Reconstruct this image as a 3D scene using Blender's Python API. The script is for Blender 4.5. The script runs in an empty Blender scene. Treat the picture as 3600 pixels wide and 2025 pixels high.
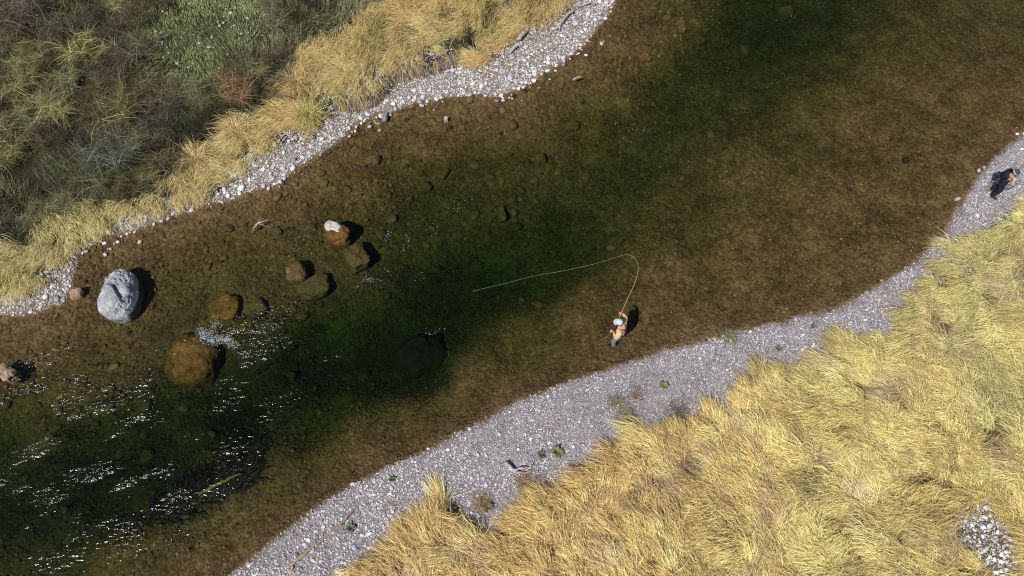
import bpy, bmesh, math, random
import numpy as np
from mathutils import Vector, Matrix, noise as mnoise

random.seed(7)
rng = np.random.default_rng(11)
scene = bpy.context.scene
R = math.radians

# ------------------------------------------------------------------ camera, sky, sun, exposure
CAM_H, TILT, FPX = 22.0, R(25), 2500.0          # metres above the water, tilt from straight down, focal length in photo pixels
cam_d = bpy.data.cameras.new('camera'); cam = bpy.data.objects.new('camera', cam_d)
scene.collection.objects.link(cam); scene.camera = cam
cam_d.sensor_width = 36; cam_d.lens = FPX / 3600 * 36
cam_d.clip_start = .1; cam_d.clip_end = 3000
cam.location = (0, 0, CAM_H); cam.rotation_euler = (TILT, 0, 0)

SUN_EL = R(53)
SH = Vector((.62, .785, 0)).normalized()        # direction in which shadows fall
to_sun = Vector((-SH.x * math.cos(SUN_EL), -SH.y * math.cos(SUN_EL), math.sin(SUN_EL)))
world = bpy.data.worlds.new('World'); scene.world = world; world.use_nodes = True
wn = world.node_tree.nodes; bg = wn['Background']
sky = wn.new('ShaderNodeTexSky'); sky.sky_type = 'NISHITA'; sky.sun_disc = False
sky.sun_elevation = SUN_EL; sky.sun_rotation = math.atan2(to_sun.x, to_sun.y)
world.node_tree.links.new(sky.outputs[0], bg.inputs[0]); bg.inputs[1].default_value = .06
sl = bpy.data.lights.new('sun', 'SUN'); sun = bpy.data.objects.new('sun', sl); scene.collection.objects.link(sun)
sl.energy = 4.6; sl.angle = R(.53); sl.color = (1, .955, .88)
sun.rotation_euler = to_sun.to_track_quat('Z', 'Y').to_euler(); sun.location = (0, 0, 60)
vs = scene.view_settings
vs.view_transform = 'Standard'; vs.look = 'None'; vs.exposure = 0.18; vs.gamma = 1; vs.use_curve_mapping = False
scene.cycles.transparent_max_bounces = 12
scene.cycles.max_bounces = 6
scene.cycles.use_denoising = False
scene.cycles.pixel_filter_type = 'BLACKMAN_HARRIS'; scene.cycles.filter_width = 1.2

# ------------------------------------------------------------------ pixel -> place, noise, distances
ST, CT = math.sin(TILT), math.cos(TILT)
def W(px, py, z=0.0):
    u, v = px - 1800, py - 1012.5
    t = (CAM_H - z) / (v * ST + FPX * CT)
    return np.array([u * t, (-v * CT + FPX * ST) * t, z])
def WV(px, py, z=0.0): return Vector(W(px, py, z))
K = 3600 / 2576
def OV(pts, z=0.0): return np.array([W(a * K, b * K, z)[:2] for a, b in pts])   # points read off the 2576-wide view
def to_px(x, y, z):
    zc = CAM_H - z
    d = zc * CT + y * ST
    return 1800 + FPX * x / d, 1012.5 - FPX * (y * CT - zc * ST) / d

TAB = np.random.default_rng(3).random((256, 256))
def vn(x, y, seed=0):
    x = np.asarray(x, float) + seed * 17.31; y = np.asarray(y, float) + seed * 5.77
    xi = np.floor(x).astype(int); yi = np.floor(y).astype(int)
    fx = x - xi; fy = y - yi
    fx = fx * fx * (3 - 2 * fx); fy = fy * fy * (3 - 2 * fy)
    a = TAB[xi % 256, yi % 256]; b = TAB[(xi + 1) % 256, yi % 256]
    c = TAB[xi % 256, (yi + 1) % 256]; d = TAB[(xi + 1) % 256, (yi + 1) % 256]
    return (a * (1 - fx) + b * fx) * (1 - fy) + (c * (1 - fx) + d * fx) * fy
def fbm(x, y, seed=0, o=4):
    s = 0; a = .5; n = 0
    for k in range(o):
        s = s + a * vn(x * 2 ** k, y * 2 ** k, seed + k); n += a; a *= .5
    return s / n
def sstep(a, b, x):
    t = np.clip((x - a) / (b - a), 0, 1); return t * t * (3 - 2 * t)
def inside(poly, x, y):
    r = np.zeros(x.shape, bool); n = len(poly)
    for i in range(n):
        x1, y1 = poly[i]; x2, y2 = poly[(i + 1) % n]
        if y1 == y2: continue
        m = (y1 > y) != (y2 > y)
        r ^= m & (x < (x2 - x1) * (y - y1) / (y2 - y1) + x1)
    return r
def dist(line, x, y):
    d = np.full(x.shape, 1e9)
    for (x1, y1), (x2, y2) in zip(line[:-1], line[1:]):
        dx, dy = x2 - x1, y2 - y1
        t = np.clip(((x - x1) * dx + (y - y1) * dy) / (dx * dx + dy * dy + 1e-12), 0, 1)
        d = np.minimum(d, np.hypot(x - x1 - t * dx, y - y1 - t * dy))
    return d

# waterlines and edges, read off the photograph
NEAR_WL = OV([(-500, 2300), (150, 1800), (400, 1590), (570, 1449), (640, 1395), (740, 1310), (870, 1225), (960, 1180), (1060, 1130), (1160, 1080), (1290, 1010), (1420, 960),
    (1560, 915), (1700, 865), (1840, 830), (1960, 805), (2080, 775), (2180, 730), (2260, 680), (2330, 625), (2375, 570), (2400, 520), (2440, 460), (2500, 395), (2576, 318), (2700, 190), (2900, 20), (3200, -200), (3700, -420)])
FAR_WL = OV([(-1600, 1500), (-700, 1000), (-300, 880), (-100, 815), (0, 800), (60, 800), (110, 790), (165, 765), (185, 720), (195, 670), (215, 630), (260, 605), (320, 590), (400, 560), (500, 530), (600, 500), (700, 460),
    (760, 425), (810, 390), (870, 345), (900, 315), (960, 290), (1030, 270), (1130, 245), (1260, 245), (1310, 225), (1380, 180), (1440, 140), (1490, 95), (1540, 30), (1555, 0), (1620, -80), (1750, -200), (2000, -400)])
NEAR_GR = OV([(300, 2200), (700, 1700), (850, 1500), (880, 1449), (905, 1410), (960, 1365), (1030, 1330), (1100, 1285), (1150, 1265), (1180, 1318), (1235, 1348), (1292, 1335), (1300, 1270), (1350, 1240), (1400, 1215), (1440, 1190), (1560, 1140), (1590, 1110),
    (1700, 1075), (1800, 1030), (1880, 965), (2000, 925), (2060, 890), (2120, 850), (2280, 840), (2280, 780), (2290, 740), (2340, 700), (2400, 650), (2440, 600), (2500, 570), (2560, 520), (2576, 490), (2750, 330), (3100, 60), (3700, -200)], .3)
FAR_GR = OV([(-1600, 1400), (-700, 930), (-200, 770), (0, 740), (80, 730), (130, 690), (170, 640), (200, 600), (280, 560), (400, 520), (420, 515), (480, 505), (540, 480), (590, 450), (640, 400), (690, 362), (720, 352), (780, 350), (820, 300),
    (840, 270), (880, 258), (930, 252), (985, 205), (1050, 178), (1110, 165), (1160, 165), (1215, 170), (1290, 112), (1345, 75), (1430, 28), (1450, 0), (1560, -110), (1900, -400)], .3)
CUT = OV([(-1600, 1200), (-700, 800), (-200, 610), (0, 540), (180, 470), (400, 410), (560, 300), (700, 258), (830, 262), (900, 262), (940, 248), (985, 198), (1050, 178), (1105, 163), (1170, 133), (1213, 98), (1222, 66), (1290, 20), (1315, 0), (1400, -120), (1700, -400)], .45)
SCRUB = OV([(-1600, 1150), (-700, 720), (-200, 580), (0, 590), (60, 600), (110, 545), (180, 500), (290, 490), (380, 478), (430, 410), (560, 310), (660, 262), (720, 235), (745, 180), (745, 130), (860, 80), (1000, 25), (1080, -20), (1250, -150), (1500, -400)], .7)
BR, TL = [(300, -200), (-10, -200)], [(-10, 300), (-300, 300)]
def poly_near(l): return np.vstack([l, [(l[-1][0] + 200, l[-1][1]), (l[-1][0] + 200, -300), (l[0][0], -300)]])
def poly_far(l): return np.vstack([l, [(l[-1][0], 300), (l[0][0] - 300, 300), (l[0][0] - 300, l[0][1])]])
def sd(line, poly, x, y): return np.where(inside(poly, x, y), 1, -1) * dist(line, x, y)
P_NW, P_FW, P_NG, P_FG, P_CUT, P_SC = poly_near(NEAR_WL), poly_far(FAR_WL), poly_near(NEAR_GR), poly_far(FAR_GR), poly_far(CUT), poly_far(SCRUB)

DEPTH = [(300,640,.30),(500,600,.30),(700,550,.32),(900,480,.42),(1100,330,.28),(1300,300,.34),(1500,200,.32),(1600,100,.32),(1700,60,.45),
 (300,760,.34),(350,700,.34),(330,820,.40),(450,720,.6),(560,640,.5),(700,650,.42),(760,690,.5),(850,700,.62),(900,640,.55),(560,770,.55),(950,650,1.0),(880,760,1.3),(1050,560,1.0),(1200,480,.9),(1350,420,.85),(1500,330,.8),(1700,250,.95),(1800,130,1.15),(1950,60,1.25),(2100,20,1.1),
 (100,1050,.8),(30,900,.3),(200,900,.4),(0,1150,1.3),(200,1200,1.9),(400,1150,2.0),(600,1050,2.2),(800,900,2.2),(950,850,2.2),(1100,750,2.0),(1200,700,1.8),(1350,650,1.5),(1400,550,1.25),(1600,430,1.05),(1900,250,.9),
 (1700,500,.65),(1900,450,.40),(2100,350,.34),(2300,250,.34),(2450,200,.30),(2300,100,.50),(2200,50,.75),(2500,60,.45),(2000,300,.6),
 (1500,800,.40),(1560,850,.38),(1700,750,.32),(1900,650,.30),(2100,550,.28),(2200,400,.30),(1300,850,.75),(1200,950,.38),(1050,1030,.6),(900,1110,.45),(800,1040,1.4),(700,1200,.55),(600,1280,.5),(300,1250,1.6),(150,1350,1.1),(0,1300,1.6),(300,1400,.5),(0,1440,.8),(500,1380,.34),(1050,910,2.0),(520,1190,.95),(430,1260,.8),(600,1160,.95)]
DP = OV([(a, b) for a, b, _ in DEPTH], -.7); DV = np.array([d for *_, d in DEPTH])
def bed_depth(x, y):
    w = np.zeros(x.shape); s = np.zeros(x.shape)
    for (a, b), d in zip(DP, DV):
        k = 1 / ((x - a) ** 2 + (y - b) ** 2 + .9) ** 2
        w += k; s += k * d
    return s / w
def height(x, y):
    x = np.asarray(x, float); y = np.asarray(y, float)
    dn = sd(NEAR_WL, P_NW, x, y); df = sd(FAR_WL, P_FW, x, y)
    wob = (fbm(x * 1.7, y * 1.7, 5, 3) - .5) * .3
    dn = dn + wob; df = df + wob
    dsh = np.maximum(np.minimum(-dn, -df), 0)
    z = -bed_depth(x, y) * (1 - np.exp(-dsh / .9)) - .02 * np.minimum(dsh, 1)
    z = z + (fbm(x * .9, y * .9, 9) - .5) * .25 * sstep(.2, 2, dsh) + (fbm(x * 4, y * 4, 14, 3) - .5) * .07 * sstep(.1, 1, dsh)
    g = sd(NEAR_GR, P_NG, x, y)
    zn = .012 + .075 * np.minimum(dn, 6) + (fbm(x * .8, y * .8, 2) - .5) * .10 * sstep(.2, 1.5, dn) + sstep(-.1, .5, g) * (.05 + .26 * (fbm(x * .9, y * .9, 21, 3) - .42))
    fz = .012 + .085 * np.minimum(df, 5) + (fbm(x * 1.1, y * 1.1, 4) - .5) * .12 * sstep(.2, 1.2, df)
    fz = fz + .5 * sstep(-.05, .28, sd(CUT, P_CUT, x, y)) + sstep(0, 6, df) * (fbm(x * .35, y * .35, 6) - .3) * .6
    z = np.where(dn > 0, zn, z); z = np.where(df > 0, fz, z)
    return z

# ------------------------------------------------------------------ object helpers
def link(o): scene.collection.objects.link(o); return o
def tag(o, label=None, cat=None, group=None, kind=None):
    if label: o['label'] = label
    if cat: o['category'] = cat
    if group: o['group'] = group
    if kind: o['kind'] = kind
    return o
def empty(name, loc=(0, 0, 0)):
    o = bpy.data.objects.new(name, None); o.location = loc; o.empty_display_size = .2; return link(o)
def new_mesh(name, verts, faces, mat, parent=None, smooth=False):
    me = bpy.data.meshes.new(name); me.from_pydata([tuple(v) for v in verts], [], faces); me.update()
    if smooth: me.shade_smooth()
    if mat: me.materials.append(mat)
    o = link(bpy.data.objects.new(name, me))
    if parent: o.parent = parent
    return o
def np_mesh(name, V, F, mats=(), col=None, smooth=False, mat_idx=None):
    """V (n,3); F list of arrays (m,k) of equal-sized polygons"""
    me = bpy.data.meshes.new(name)
    me.vertices.add(len(V)); me.vertices.foreach_set('co', np.asarray(V, np.float32).ravel())
    tot = sum(f.size for f in F); nf = sum(len(f) for f in F)
    me.loops.add(tot); me.polygons.add(nf)
    me.loops.foreach_set('vertex_index', np.concatenate([f.ravel() for f in F]).astype(np.int32))
    ls = []; p = 0
    for f in F:
        ls.append(p + np.arange(len(f)) * f.shape[1]); p += f.size
    me.polygons.foreach_set('loop_start', np.concatenate(ls).astype(np.int32))
    me.update(calc_edges=True)
    if col is not None:
        a = me.color_attributes.new('col', 'FLOAT_COLOR', 'POINT')
        c4 = np.ones((len(V), 4), np.float32); c4[:, :3] = col
        a.data.foreach_set('color', c4.ravel())
    for m in mats: me.materials.append(m)
    if smooth: me.shade_smooth()
    return link(bpy.data.objects.new(name, me))
def tube_geo(pts, rad, n=6, V=None, F=None, cap=True):
    V = [] if V is None else V; F = [] if F is None else F
    pts = [Vector(p) for p in pts]; base = len(V); up = Vector((0.13, .21, .97))
    for i, p in enumerate(pts):
        t = (pts[min(i + 1, len(pts) - 1)] - pts[max(i - 1, 0)]).normalized()
        a = t.cross(up)
        if a.length < 1e-3: a = t.cross(Vector((1, 0, 0)))
        a.normalize(); b = t.cross(a)
        for k in range(n):
            q = 2 * math.pi * k / n
            V.append(p + (a * math.cos(q) + b * math.sin(q)) * rad[i])
    for i in range(len(pts) - 1):
        for k in range(n):
            F.append((base + i * n + k, base + i * n + (k + 1) % n, base + (i + 1) * n + (k + 1) % n, base + (i + 1) * n + k))
    if cap:
        F.append(tuple(base + k for k in range(n))[::-1]); F.append(tuple(base + (len(pts) - 1) * n + k for k in range(n)))
    return V, F

# ------------------------------------------------------------------ materials
def mat_new(name):
    m = bpy.data.materials.new(name); m.use_nodes = True; nt = m.node_tree
    return m, nt, nt.nodes, nt.links, nt.nodes['Principled BSDF']
def simple(name, col, rough=.8, var=.15, scale=20, bump=.2, spec=.3):
    m, nt, N, L, b = mat_new(name)
    tc = N.new('ShaderNodeTexCoord'); nz = N.new('ShaderNodeTexNoise'); nz.inputs['Scale'].default_value = scale; nz.inputs['Detail'].default_value = 6
    L.new(tc.outputs['Object'], nz.inputs['Vector'])
    r = N.new('ShaderNodeValToRGB'); c = np.array(col)
    r.color_ramp.elements[0].position = .3; r.color_ramp.elements[1].position = .7
    r.color_ramp.elements[0].color = (*(c * (1 - var)), 1); r.color_ramp.elements[1].color = (*np.minimum(c * (1 + var), 1), 1)
    L.new(nz.outputs['Fac'], r.inputs[0]); L.new(r.outputs[0], b.inputs['Base Color'])
    b.inputs['Roughness'].default_value = rough; b.inputs['Specular IOR Level'].default_value = spec
    if bump:
        bp = N.new('ShaderNodeBump'); bp.inputs['Strength'].default_value = bump; bp.inputs['Distance'].default_value = .02
        L.new(nz.outputs['Fac'], bp.inputs['Height']); L.new(bp.outputs[0], b.inputs['Normal'])
    return m
def rock_mat(name, c1, c2, c3=None, scale=3.0, bump=.6, rough=.85, speck=0.0):
    m, nt, N, L, b = mat_new(name)
    tc = N.new('ShaderNodeTexCoord')
    n1 = N.new('ShaderNodeTexNoise'); n1.inputs['Scale'].default_value = scale; n1.inputs['Detail'].default_value = 9; n1.inputs['Roughness'].default_value = .65
    n2 = N.new('ShaderNodeTexNoise'); n2.inputs['Scale'].default_value = scale * 7; n2.inputs['Detail'].default_value = 6; n2.inputs['Roughness'].default_value = .7
    L.new(tc.outputs['Object'], n1.inputs['Vector']); L.new(tc.outputs['Object'], n2.inputs['Vector'])
    r = N.new('ShaderNodeValToRGB'); e = r.color_ramp.elements
    e[0].position = .35; e[0].color = (*c1, 1); e[1].position = .65; e[1].color = (*c2, 1)
    if c3:
        k = e.new(.52); k.color = (*c3, 1)
    L.new(n1.outputs['Fac'], r.inputs[0])
    mx = N.new('ShaderNodeMix'); mx.data_type = 'RGBA'; mx.blend_type = 'MULTIPLY'; mx.inputs['Factor'].default_value = .75
    r2 = N.new('ShaderNodeValToRGB'); r2.color_ramp.elements[0].position = .32; r2.color_ramp.elements[0].color = (.35, .35, .35, 1); r2.color_ramp.elements[1].position = .6; r2.color_ramp.elements[1].color = (1.15, 1.15, 1.15, 1)
    L.new(n2.outputs['Fac'], r2.inputs[0]); L.new(r.outputs[0], mx.inputs['A']); L.new(r2.outputs[0], mx.inputs['B'])
    L.new(mx.outputs['Result'], b.inputs['Base Color'])
    ad = N.new('ShaderNodeMath'); ad.operation = 'ADD'; L.new(n1.outputs['Fac'], ad.inputs[0]); L.new(n2.outputs['Fac'], ad.inputs[1])
    bp = N.new('ShaderNodeBump'); bp.inputs['Strength'].default_value = bump; bp.inputs['Distance'].default_value = .06
    L.new(ad.outputs[0], bp.inputs['Height']); L.new(bp.outputs[0], b.inputs['Normal'])
    b.inputs['Roughness'].default_value = rough; b.inputs['Specular IOR Level'].default_value = .25
    return m
def attr_mat(name, kind='GEOMETRY', translucent=0.0, rough=.8, spec=.25, grain=0.0, gscale=60):
    """colour from the attribute 'col' carried by the blades, pebbles or twigs"""
    m, nt, N, L, b = mat_new(name)
    at = N.new('ShaderNodeAttribute'); at.attribute_type = kind; at.attribute_name = 'col'
    src = at.outputs['Color']
    if grain:
        tc = N.new('ShaderNodeTexCoord'); nz = N.new('ShaderNodeTexNoise'); nz.inputs['Scale'].default_value = gscale; nz.inputs['Detail'].default_value = 4
        L.new(tc.outputs['Object'], nz.inputs['Vector'])
        r = N.new('ShaderNodeMapRange'); r.inputs['From Min'].default_value = .3; r.inputs['From Max'].default_value = .7; r.inputs['To Min'].default_value = 1 - grain; r.inputs['To Max'].default_value = 1 + grain * .5
        mx = N.new('ShaderNodeVectorMath'); mx.operation = 'SCALE'; L.new(nz.outputs['Fac'], r.inputs[0]); L.new(src, mx.inputs[0]); L.new(r.outputs[0], mx.inputs['Scale'])
        src = mx.outputs[0]
    L.new(src, b.inputs['Base Color']); b.inputs['Roughness'].default_value = rough; b.inputs['Specular IOR Level'].default_value = spec
    if translucent:
        t = N.new('ShaderNodeBsdfTranslucent'); L.new(src, t.inputs[0])
        ms = N.new('ShaderNodeMixShader'); ms.inputs[0].default_value = translucent
        L.new(b.outputs[0], ms.inputs[1]); L.new(t.outputs[0], ms.inputs[2]); L.new(ms.outputs[0], N['Material Output'].inputs[0])
    return m
def ground_mat(name, cols, scale=2.0, fine=30, bump=.5, bdist=.04, cell=0, wet=None, algae=None):
    """cols: list of (position, colour) over a broad noise, broken up by fine grain; cell>0 adds pebble-like relief"""
    m, nt, N, L, b = mat_new(name)
    tc = N.new('ShaderNodeTexCoord')
    n1 = N.new('ShaderNodeTexNoise'); n1.inputs['Scale'].default_value = scale; n1.inputs['Detail'].default_value = 8; n1.inputs['Roughness'].default_value = .7
    L.new(tc.outputs['Object'], n1.inputs['Vector'])
    r = N.new('ShaderNodeValToRGB'); e = r.color_ramp.elements
    e[0].position, e[1].position = cols[0][0], cols[-1][0]; e[0].color, e[1].color = (*cols[0][1], 1), (*cols[-1][1], 1)
    for p, c in cols[1:-1]: k = e.new(p); k.color = (*c, 1)
    L.new(n1.outputs['Fac'], r.inputs[0])
    n2 = N.new('ShaderNodeTexNoise'); n2.inputs['Scale'].default_value = fine; n2.inputs['Detail'].default_value = 5
    L.new(tc.outputs['Object'], n2.inputs['Vector'])
    mr = N.new('ShaderNodeMapRange'); mr.inputs['From Min'].default_value = .3; mr.inputs['From Max'].default_value = .7; mr.inputs['To Min'].default_value = .5; mr.inputs['To Max'].default_value = 1.35
    L.new(n2.outputs['Fac'], mr.inputs[0])
    sc = N.new('ShaderNodeVectorMath'); sc.operation = 'SCALE'; L.new(r.outputs[0], sc.inputs[0]); L.new(mr.outputs[0], sc.inputs['Scale'])
    out = sc.outputs[0]; hgt = n2.outputs['Fac']
    if cell:
        v = N.new('ShaderNodeTexVoronoi'); v.inputs['Scale'].default_value = cell; L.new(tc.outputs['Object'], v.inputs['Vector'])
        hs = N.new('ShaderNodeSeparateColor'); L.new(v.outputs['Color'], hs.inputs[0])
        m2 = N.new('ShaderNodeMapRange'); m2.inputs['To Min'].default_value = .6; m2.inputs['To Max'].default_value = 1.4; L.new(hs.outputs[0], m2.inputs[0])
        s2 = N.new('ShaderNodeVectorMath'); s2.operation = 'SCALE'; L.new(out, s2.inputs[0]); L.new(m2.outputs[0], s2.inputs['Scale']); out = s2.outputs[0]
        inv = N.new('ShaderNodeMath'); inv.operation = 'SUBTRACT'; inv.inputs[0].default_value = 1; L.new(v.outputs['Distance'], inv.inputs[1])
        ad = N.new('ShaderNodeMath'); ad.operation = 'ADD'; L.new(inv.outputs[0], ad.inputs[0]); L.new(hgt, ad.inputs[1]); hgt = ad.outputs[0]
    if algae:                                       # green growth on the bed of the deep channel
        sx = N.new('ShaderNodeSeparateXYZ'); L.new(tc.outputs['Object'], sx.inputs[0])
        az = N.new('ShaderNodeMapRange'); az.inputs['From Min'].default_value = -.4; az.inputs['From Max'].default_value = -1.5; L.new(sx.outputs['Z'], az.inputs[0])
        ma = N.new('ShaderNodeMix'); ma.data_type = 'RGBA'; ma.blend_type = 'MULTIPLY'; ma.inputs['B'].default_value = (*algae, 1); L.new(az.outputs[0], ma.inputs['Factor']); L.new(out, ma.inputs['A']); out = ma.outputs['Result']
    if wet:                                         # silt-stained band just above the waterline
        sx = N.new('ShaderNodeSeparateXYZ'); L.new(tc.outputs['Object'], sx.inputs[0])
        wz_ = N.new('ShaderNodeMapRange'); wz_.inputs['From Min'].default_value = .010; wz_.inputs['From Max'].default_value = .034; L.new(sx.outputs['Z'], wz_.inputs[0])
        mw = N.new('ShaderNodeMix'); mw.data_type = 'RGBA'; mw.inputs['A'].default_value = (*wet, 1); L.new(wz_.outputs[0], mw.inputs['Factor']); L.new(out, mw.inputs['B']); out = mw.outputs['Result']
    L.new(out, b.inputs['Base Color'])
    bp = N.new('ShaderNodeBump'); bp.inputs['Strength'].default_value = bump; bp.inputs['Distance'].default_value = bdist
    L.new(hgt, bp.inputs['Height']); L.new(bp.outputs[0], b.inputs['Normal'])
    b.inputs['Roughness'].default_value = .9; b.inputs['Specular IOR Level'].default_value = .15
    return m

M_BED = ground_mat('riverbed_silt', [(.3, (.055, .034, .014)), (.5, (.112, .071, .031)), (.7, (.170, .112, .053))], 1.1, 16, .55, .06, 9, None, (.42, .85, .55))
M_GRAVEL = ground_mat('gravel_sand', [(.3, (.20, .18, .19)), (.7, (.31, .29, .31))], 1.5, 45, .7, .03, 40, (.105, .068, .030))
M_FGRAVEL = ground_mat('far_gravel_sand', [(.3, (.15, .115, .075)), (.7, (.27, .23, .18))], 1.5, 45, .7, .03, 30, (.105, .068, .030))
M_SOIL = ground_mat('meadow_thatch', [(.3, (.07, .05, .024)), (.7, (.17, .125, .058))], 2.5, 40, .6, .05)
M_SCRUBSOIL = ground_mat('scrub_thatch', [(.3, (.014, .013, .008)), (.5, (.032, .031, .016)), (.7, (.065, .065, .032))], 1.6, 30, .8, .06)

# ------------------------------------------------------------------ terrain: one height field cut into riverbed, gravel bars and meadows
def axis(a, b, lo, hi, step, grow=1.25):
    c = list(np.arange(a, b + 1e-6, step)); s = step
    while c[-1] < hi: s *= grow; c.append(min(c[-1] + s, hi))
    s = step; l = [a]
    while l[-1] > lo: s *= grow; l.append(max(l[-1] - s, lo))
    return np.array(l[1:][::-1] + c)
def grid(ax, ay):
    X, Y = np.meshgrid(ax, ay); nx, ny = len(ax), len(ay)
    i = np.arange(nx * ny).reshape(ny, nx)
    F = np.stack([i[:-1, :-1], i[:-1, 1:], i[1:, 1:], i[1:, :-1]], -1).reshape(-1, 4)
    return X.ravel(), Y.ravel(), F
gx, gy, gf = grid(axis(-23, 23, -260, 260, .13), axis(0, 26, -160, 260, .13))
gz = height(gx, gy)
GAX, GAY = np.unique(gx), np.unique(gy); GZ = gz.reshape(len(GAY), len(GAX))
def height(x, y):                                   # from here on: read back off the built sheet
    x = np.asarray(x, float); y = np.asarray(y, float)
    i = np.clip(np.searchsorted(GAX, x) - 1, 0, len(GAX) - 2); j = np.clip(np.searchsorted(GAY, y) - 1, 0, len(GAY) - 2)
    u = (x - GAX[i]) / (GAX[i + 1] - GAX[i]); v = (y - GAY[j]) / (GAY[j + 1] - GAY[j])
    return (GZ[j, i] * (1 - u) + GZ[j, i + 1] * u) * (1 - v) + (GZ[j + 1, i] * (1 - u) + GZ[j + 1, i + 1] * u) * v
cx, cy = gx[gf].mean(1), gy[gf].mean(1); cz = gz[gf].mean(1)
nearer = sd(NEAR_WL, P_NW, cx, cy) > sd(FAR_WL, P_FW, cx, cy); inN = nearer & (cz > .012); inF = ~nearer & (cz > .012)
inNG = inside(P_NG, cx, cy); inFG = inside(P_FG, cx, cy); inSC = inside(P_SC, cx, cy)
def cut(name, mask, mat, label, cat):
    f = gf[mask]; u, inv = np.unique(f, return_inverse=True)
    o = np_mesh(name, np.c_[gx[u], gy[u], gz[u]], [inv.reshape(f.shape)], [mat], smooth=True)
    return tag(o, label, cat, kind='structure')
BED = cut('riverbed', ~(inN | inF), M_BED, 'brown silty riverbed under the clear water', 'riverbed')
BAR_N = cut('near_gravel_bar', inN & ~inNG, M_GRAVEL, 'grey gravel bar along the lower right waterline', 'gravel bar')
GRASS_N = cut('near_meadow_ground', inN & inNG, M_SOIL, 'straw covered soil under the lower right grass', 'ground')
BAR_F = cut('far_gravel_bar', inF & ~inFG, M_FGRAVEL, 'cobble strip along the upper left waterline', 'gravel bar')
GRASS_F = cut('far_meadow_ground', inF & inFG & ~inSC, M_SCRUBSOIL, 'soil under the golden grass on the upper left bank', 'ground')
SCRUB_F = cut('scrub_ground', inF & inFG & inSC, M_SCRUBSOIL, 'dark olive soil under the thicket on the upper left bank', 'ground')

# ------------------------------------------------------------------ water: closed body, rippled top, absorbs light with depth
FLOW = Vector((.93, .36))                                   # downstream, to the right and away
RAPID = [(0,1180,3.6,1.0),(80,1050,2.6,1.0),(250,1130,2.6,.85),(350,1200,2.4,.7),(450,1000,2.2,.75),(620,860,1.6,.95),(700,820,1.5,.85),(830,860,1.5,.55),(950,705,1.4,.55),(1040,690,1.0,.5),(660,950,2.0,.6),(0,1000,1.6,.8),(520,1130,2.0,.5),
   (800,600,1.6,.3),(1000,560,1.5,.36),(1160,520,1.2,.4),(1600,340,1.0,.33),(330,1205,1.5,.8),(60,1300,2.0,.75),(0,1380,1.6,.5),(950,520,1.0,.3),(640,730,1.6,.35),(1500,430,.9,.2),(1850,60,1.2,.25),(1640,700,.8,.16),(1700,640,.7,.12)]
wx, wy, wf = grid(axis(-23, 23, -240, 240, .11), axis(0, 25, -150, 240, .11))
chop = np.full(wx.shape, .045)
RP = OV([(a, b) for a, b, *_ in RAPID])
for (a, b), (_, _, s, k) in zip(RP, RAPID): chop = np.maximum(chop, k * np.exp(-((wx - a) ** 2 + (wy - b) ** 2) / (s * s)))
chop = chop * (.22 + .78 * sstep(.44, .66, fbm((wx * FLOW.x + wy * FLOW.y) * .7, (-wx * FLOW.y + wy * FLOW.x) * 1.6, 33, 3)))
al = wx * FLOW.x + wy * FLOW.y; ac = -wx * FLOW.y + wy * FLOW.x
wz = chop * ((fbm(al * 1.2, ac * 2.6, 31, 3) - .5) * .16 + (fbm(al * 3.2, ac * 6, 37, 2) - .5) * .05)
# standing wave that curls off the big brown boulder
bp_ = W(745, 1215); wz = wz + .07 * np.exp(-(((wx - bp_[0]) / .5) ** 2 + ((wy - bp_[1]) / .35) ** 2))
n0 = len(wx); ext = [(-240, -150), (240, -150), (240, 240), (-240, 240)]
def ridx(a, b): return int(np.argmin((wx - a) ** 2 + (wy - b) ** 2))
nxw = len(np.unique(wx)); nyw = n0 // nxw
idx = np.arange(n0).reshape(nyw, nxw)
ring = np.concatenate([idx[0, :], idx[1:, -1], idx[-1, -2::-1], idx[-2:0:-1, 0]])
low = n0 + np.arange(len(ring)); WVt = np.vstack([np.c_[wx, wy, wz], np.c_[wx[ring], wy[ring], np.full(len(ring), -6.)]])
nr = np.roll(np.arange(len(ring)), -1)
side = np.stack([ring, low, low[nr], ring[nr]], -1)
m, nt, N, L, b = mat_new('river_water'); N.remove(b); out = N['Material Output']
tc = N.new('ShaderNodeTexCoord'); mp = N.new('ShaderNodeMapping'); mp.inputs['Rotation'].default_value = (0, 0, -math.atan2(FLOW.y, FLOW.x)); mp.inputs['Scale'].default_value = (1, 1.9, 1)
L.new(tc.outputs['Object'], mp.inputs[0])
nA = N.new('ShaderNodeTexNoise'); nA.inputs['Scale'].default_value = 5.2; nA.inputs['Detail'].default_value = 2; nA.inputs['Roughness'].default_value = .5; nA.inputs['Distortion'].default_value = .5
nB = N.new('ShaderNodeTexNoise'); nB.inputs['Scale'].default_value = 11; nB.inputs['Detail'].default_value = 1
L.new(mp.outputs[0], nA.inputs['Vector']); L.new(mp.outputs[0], nB.inputs['Vector'])
ad = N.new('ShaderNodeMath'); ad.operation = 'MULTIPLY_ADD'; L.new(nB.outputs['Fac'], ad.inputs[0]); ad.inputs[1].default_value = .22; L.new(nA.outputs['Fac'], ad.inputs[2])
ch = N.new('ShaderNodeAttribute'); ch.attribute_name = 'chop'
ml = N.new('ShaderNodeMath'); ml.operation = 'MULTIPLY'; L.new(ad.outputs[0], ml.inputs[0]); L.new(ch.outputs['Fac'], ml.inputs[1])
bmp = N.new('ShaderNodeBump'); bmp.inputs['Strength'].default_value = 1; bmp.inputs['Distance'].default_value = .094; L.new(ml.outputs[0], bmp.inputs['Height'])
fr = N.new('ShaderNodeFresnel'); fr.inputs['IOR'].default_value = 1.33; L.new(bmp.outputs[0], fr.inputs['Normal'])
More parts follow.
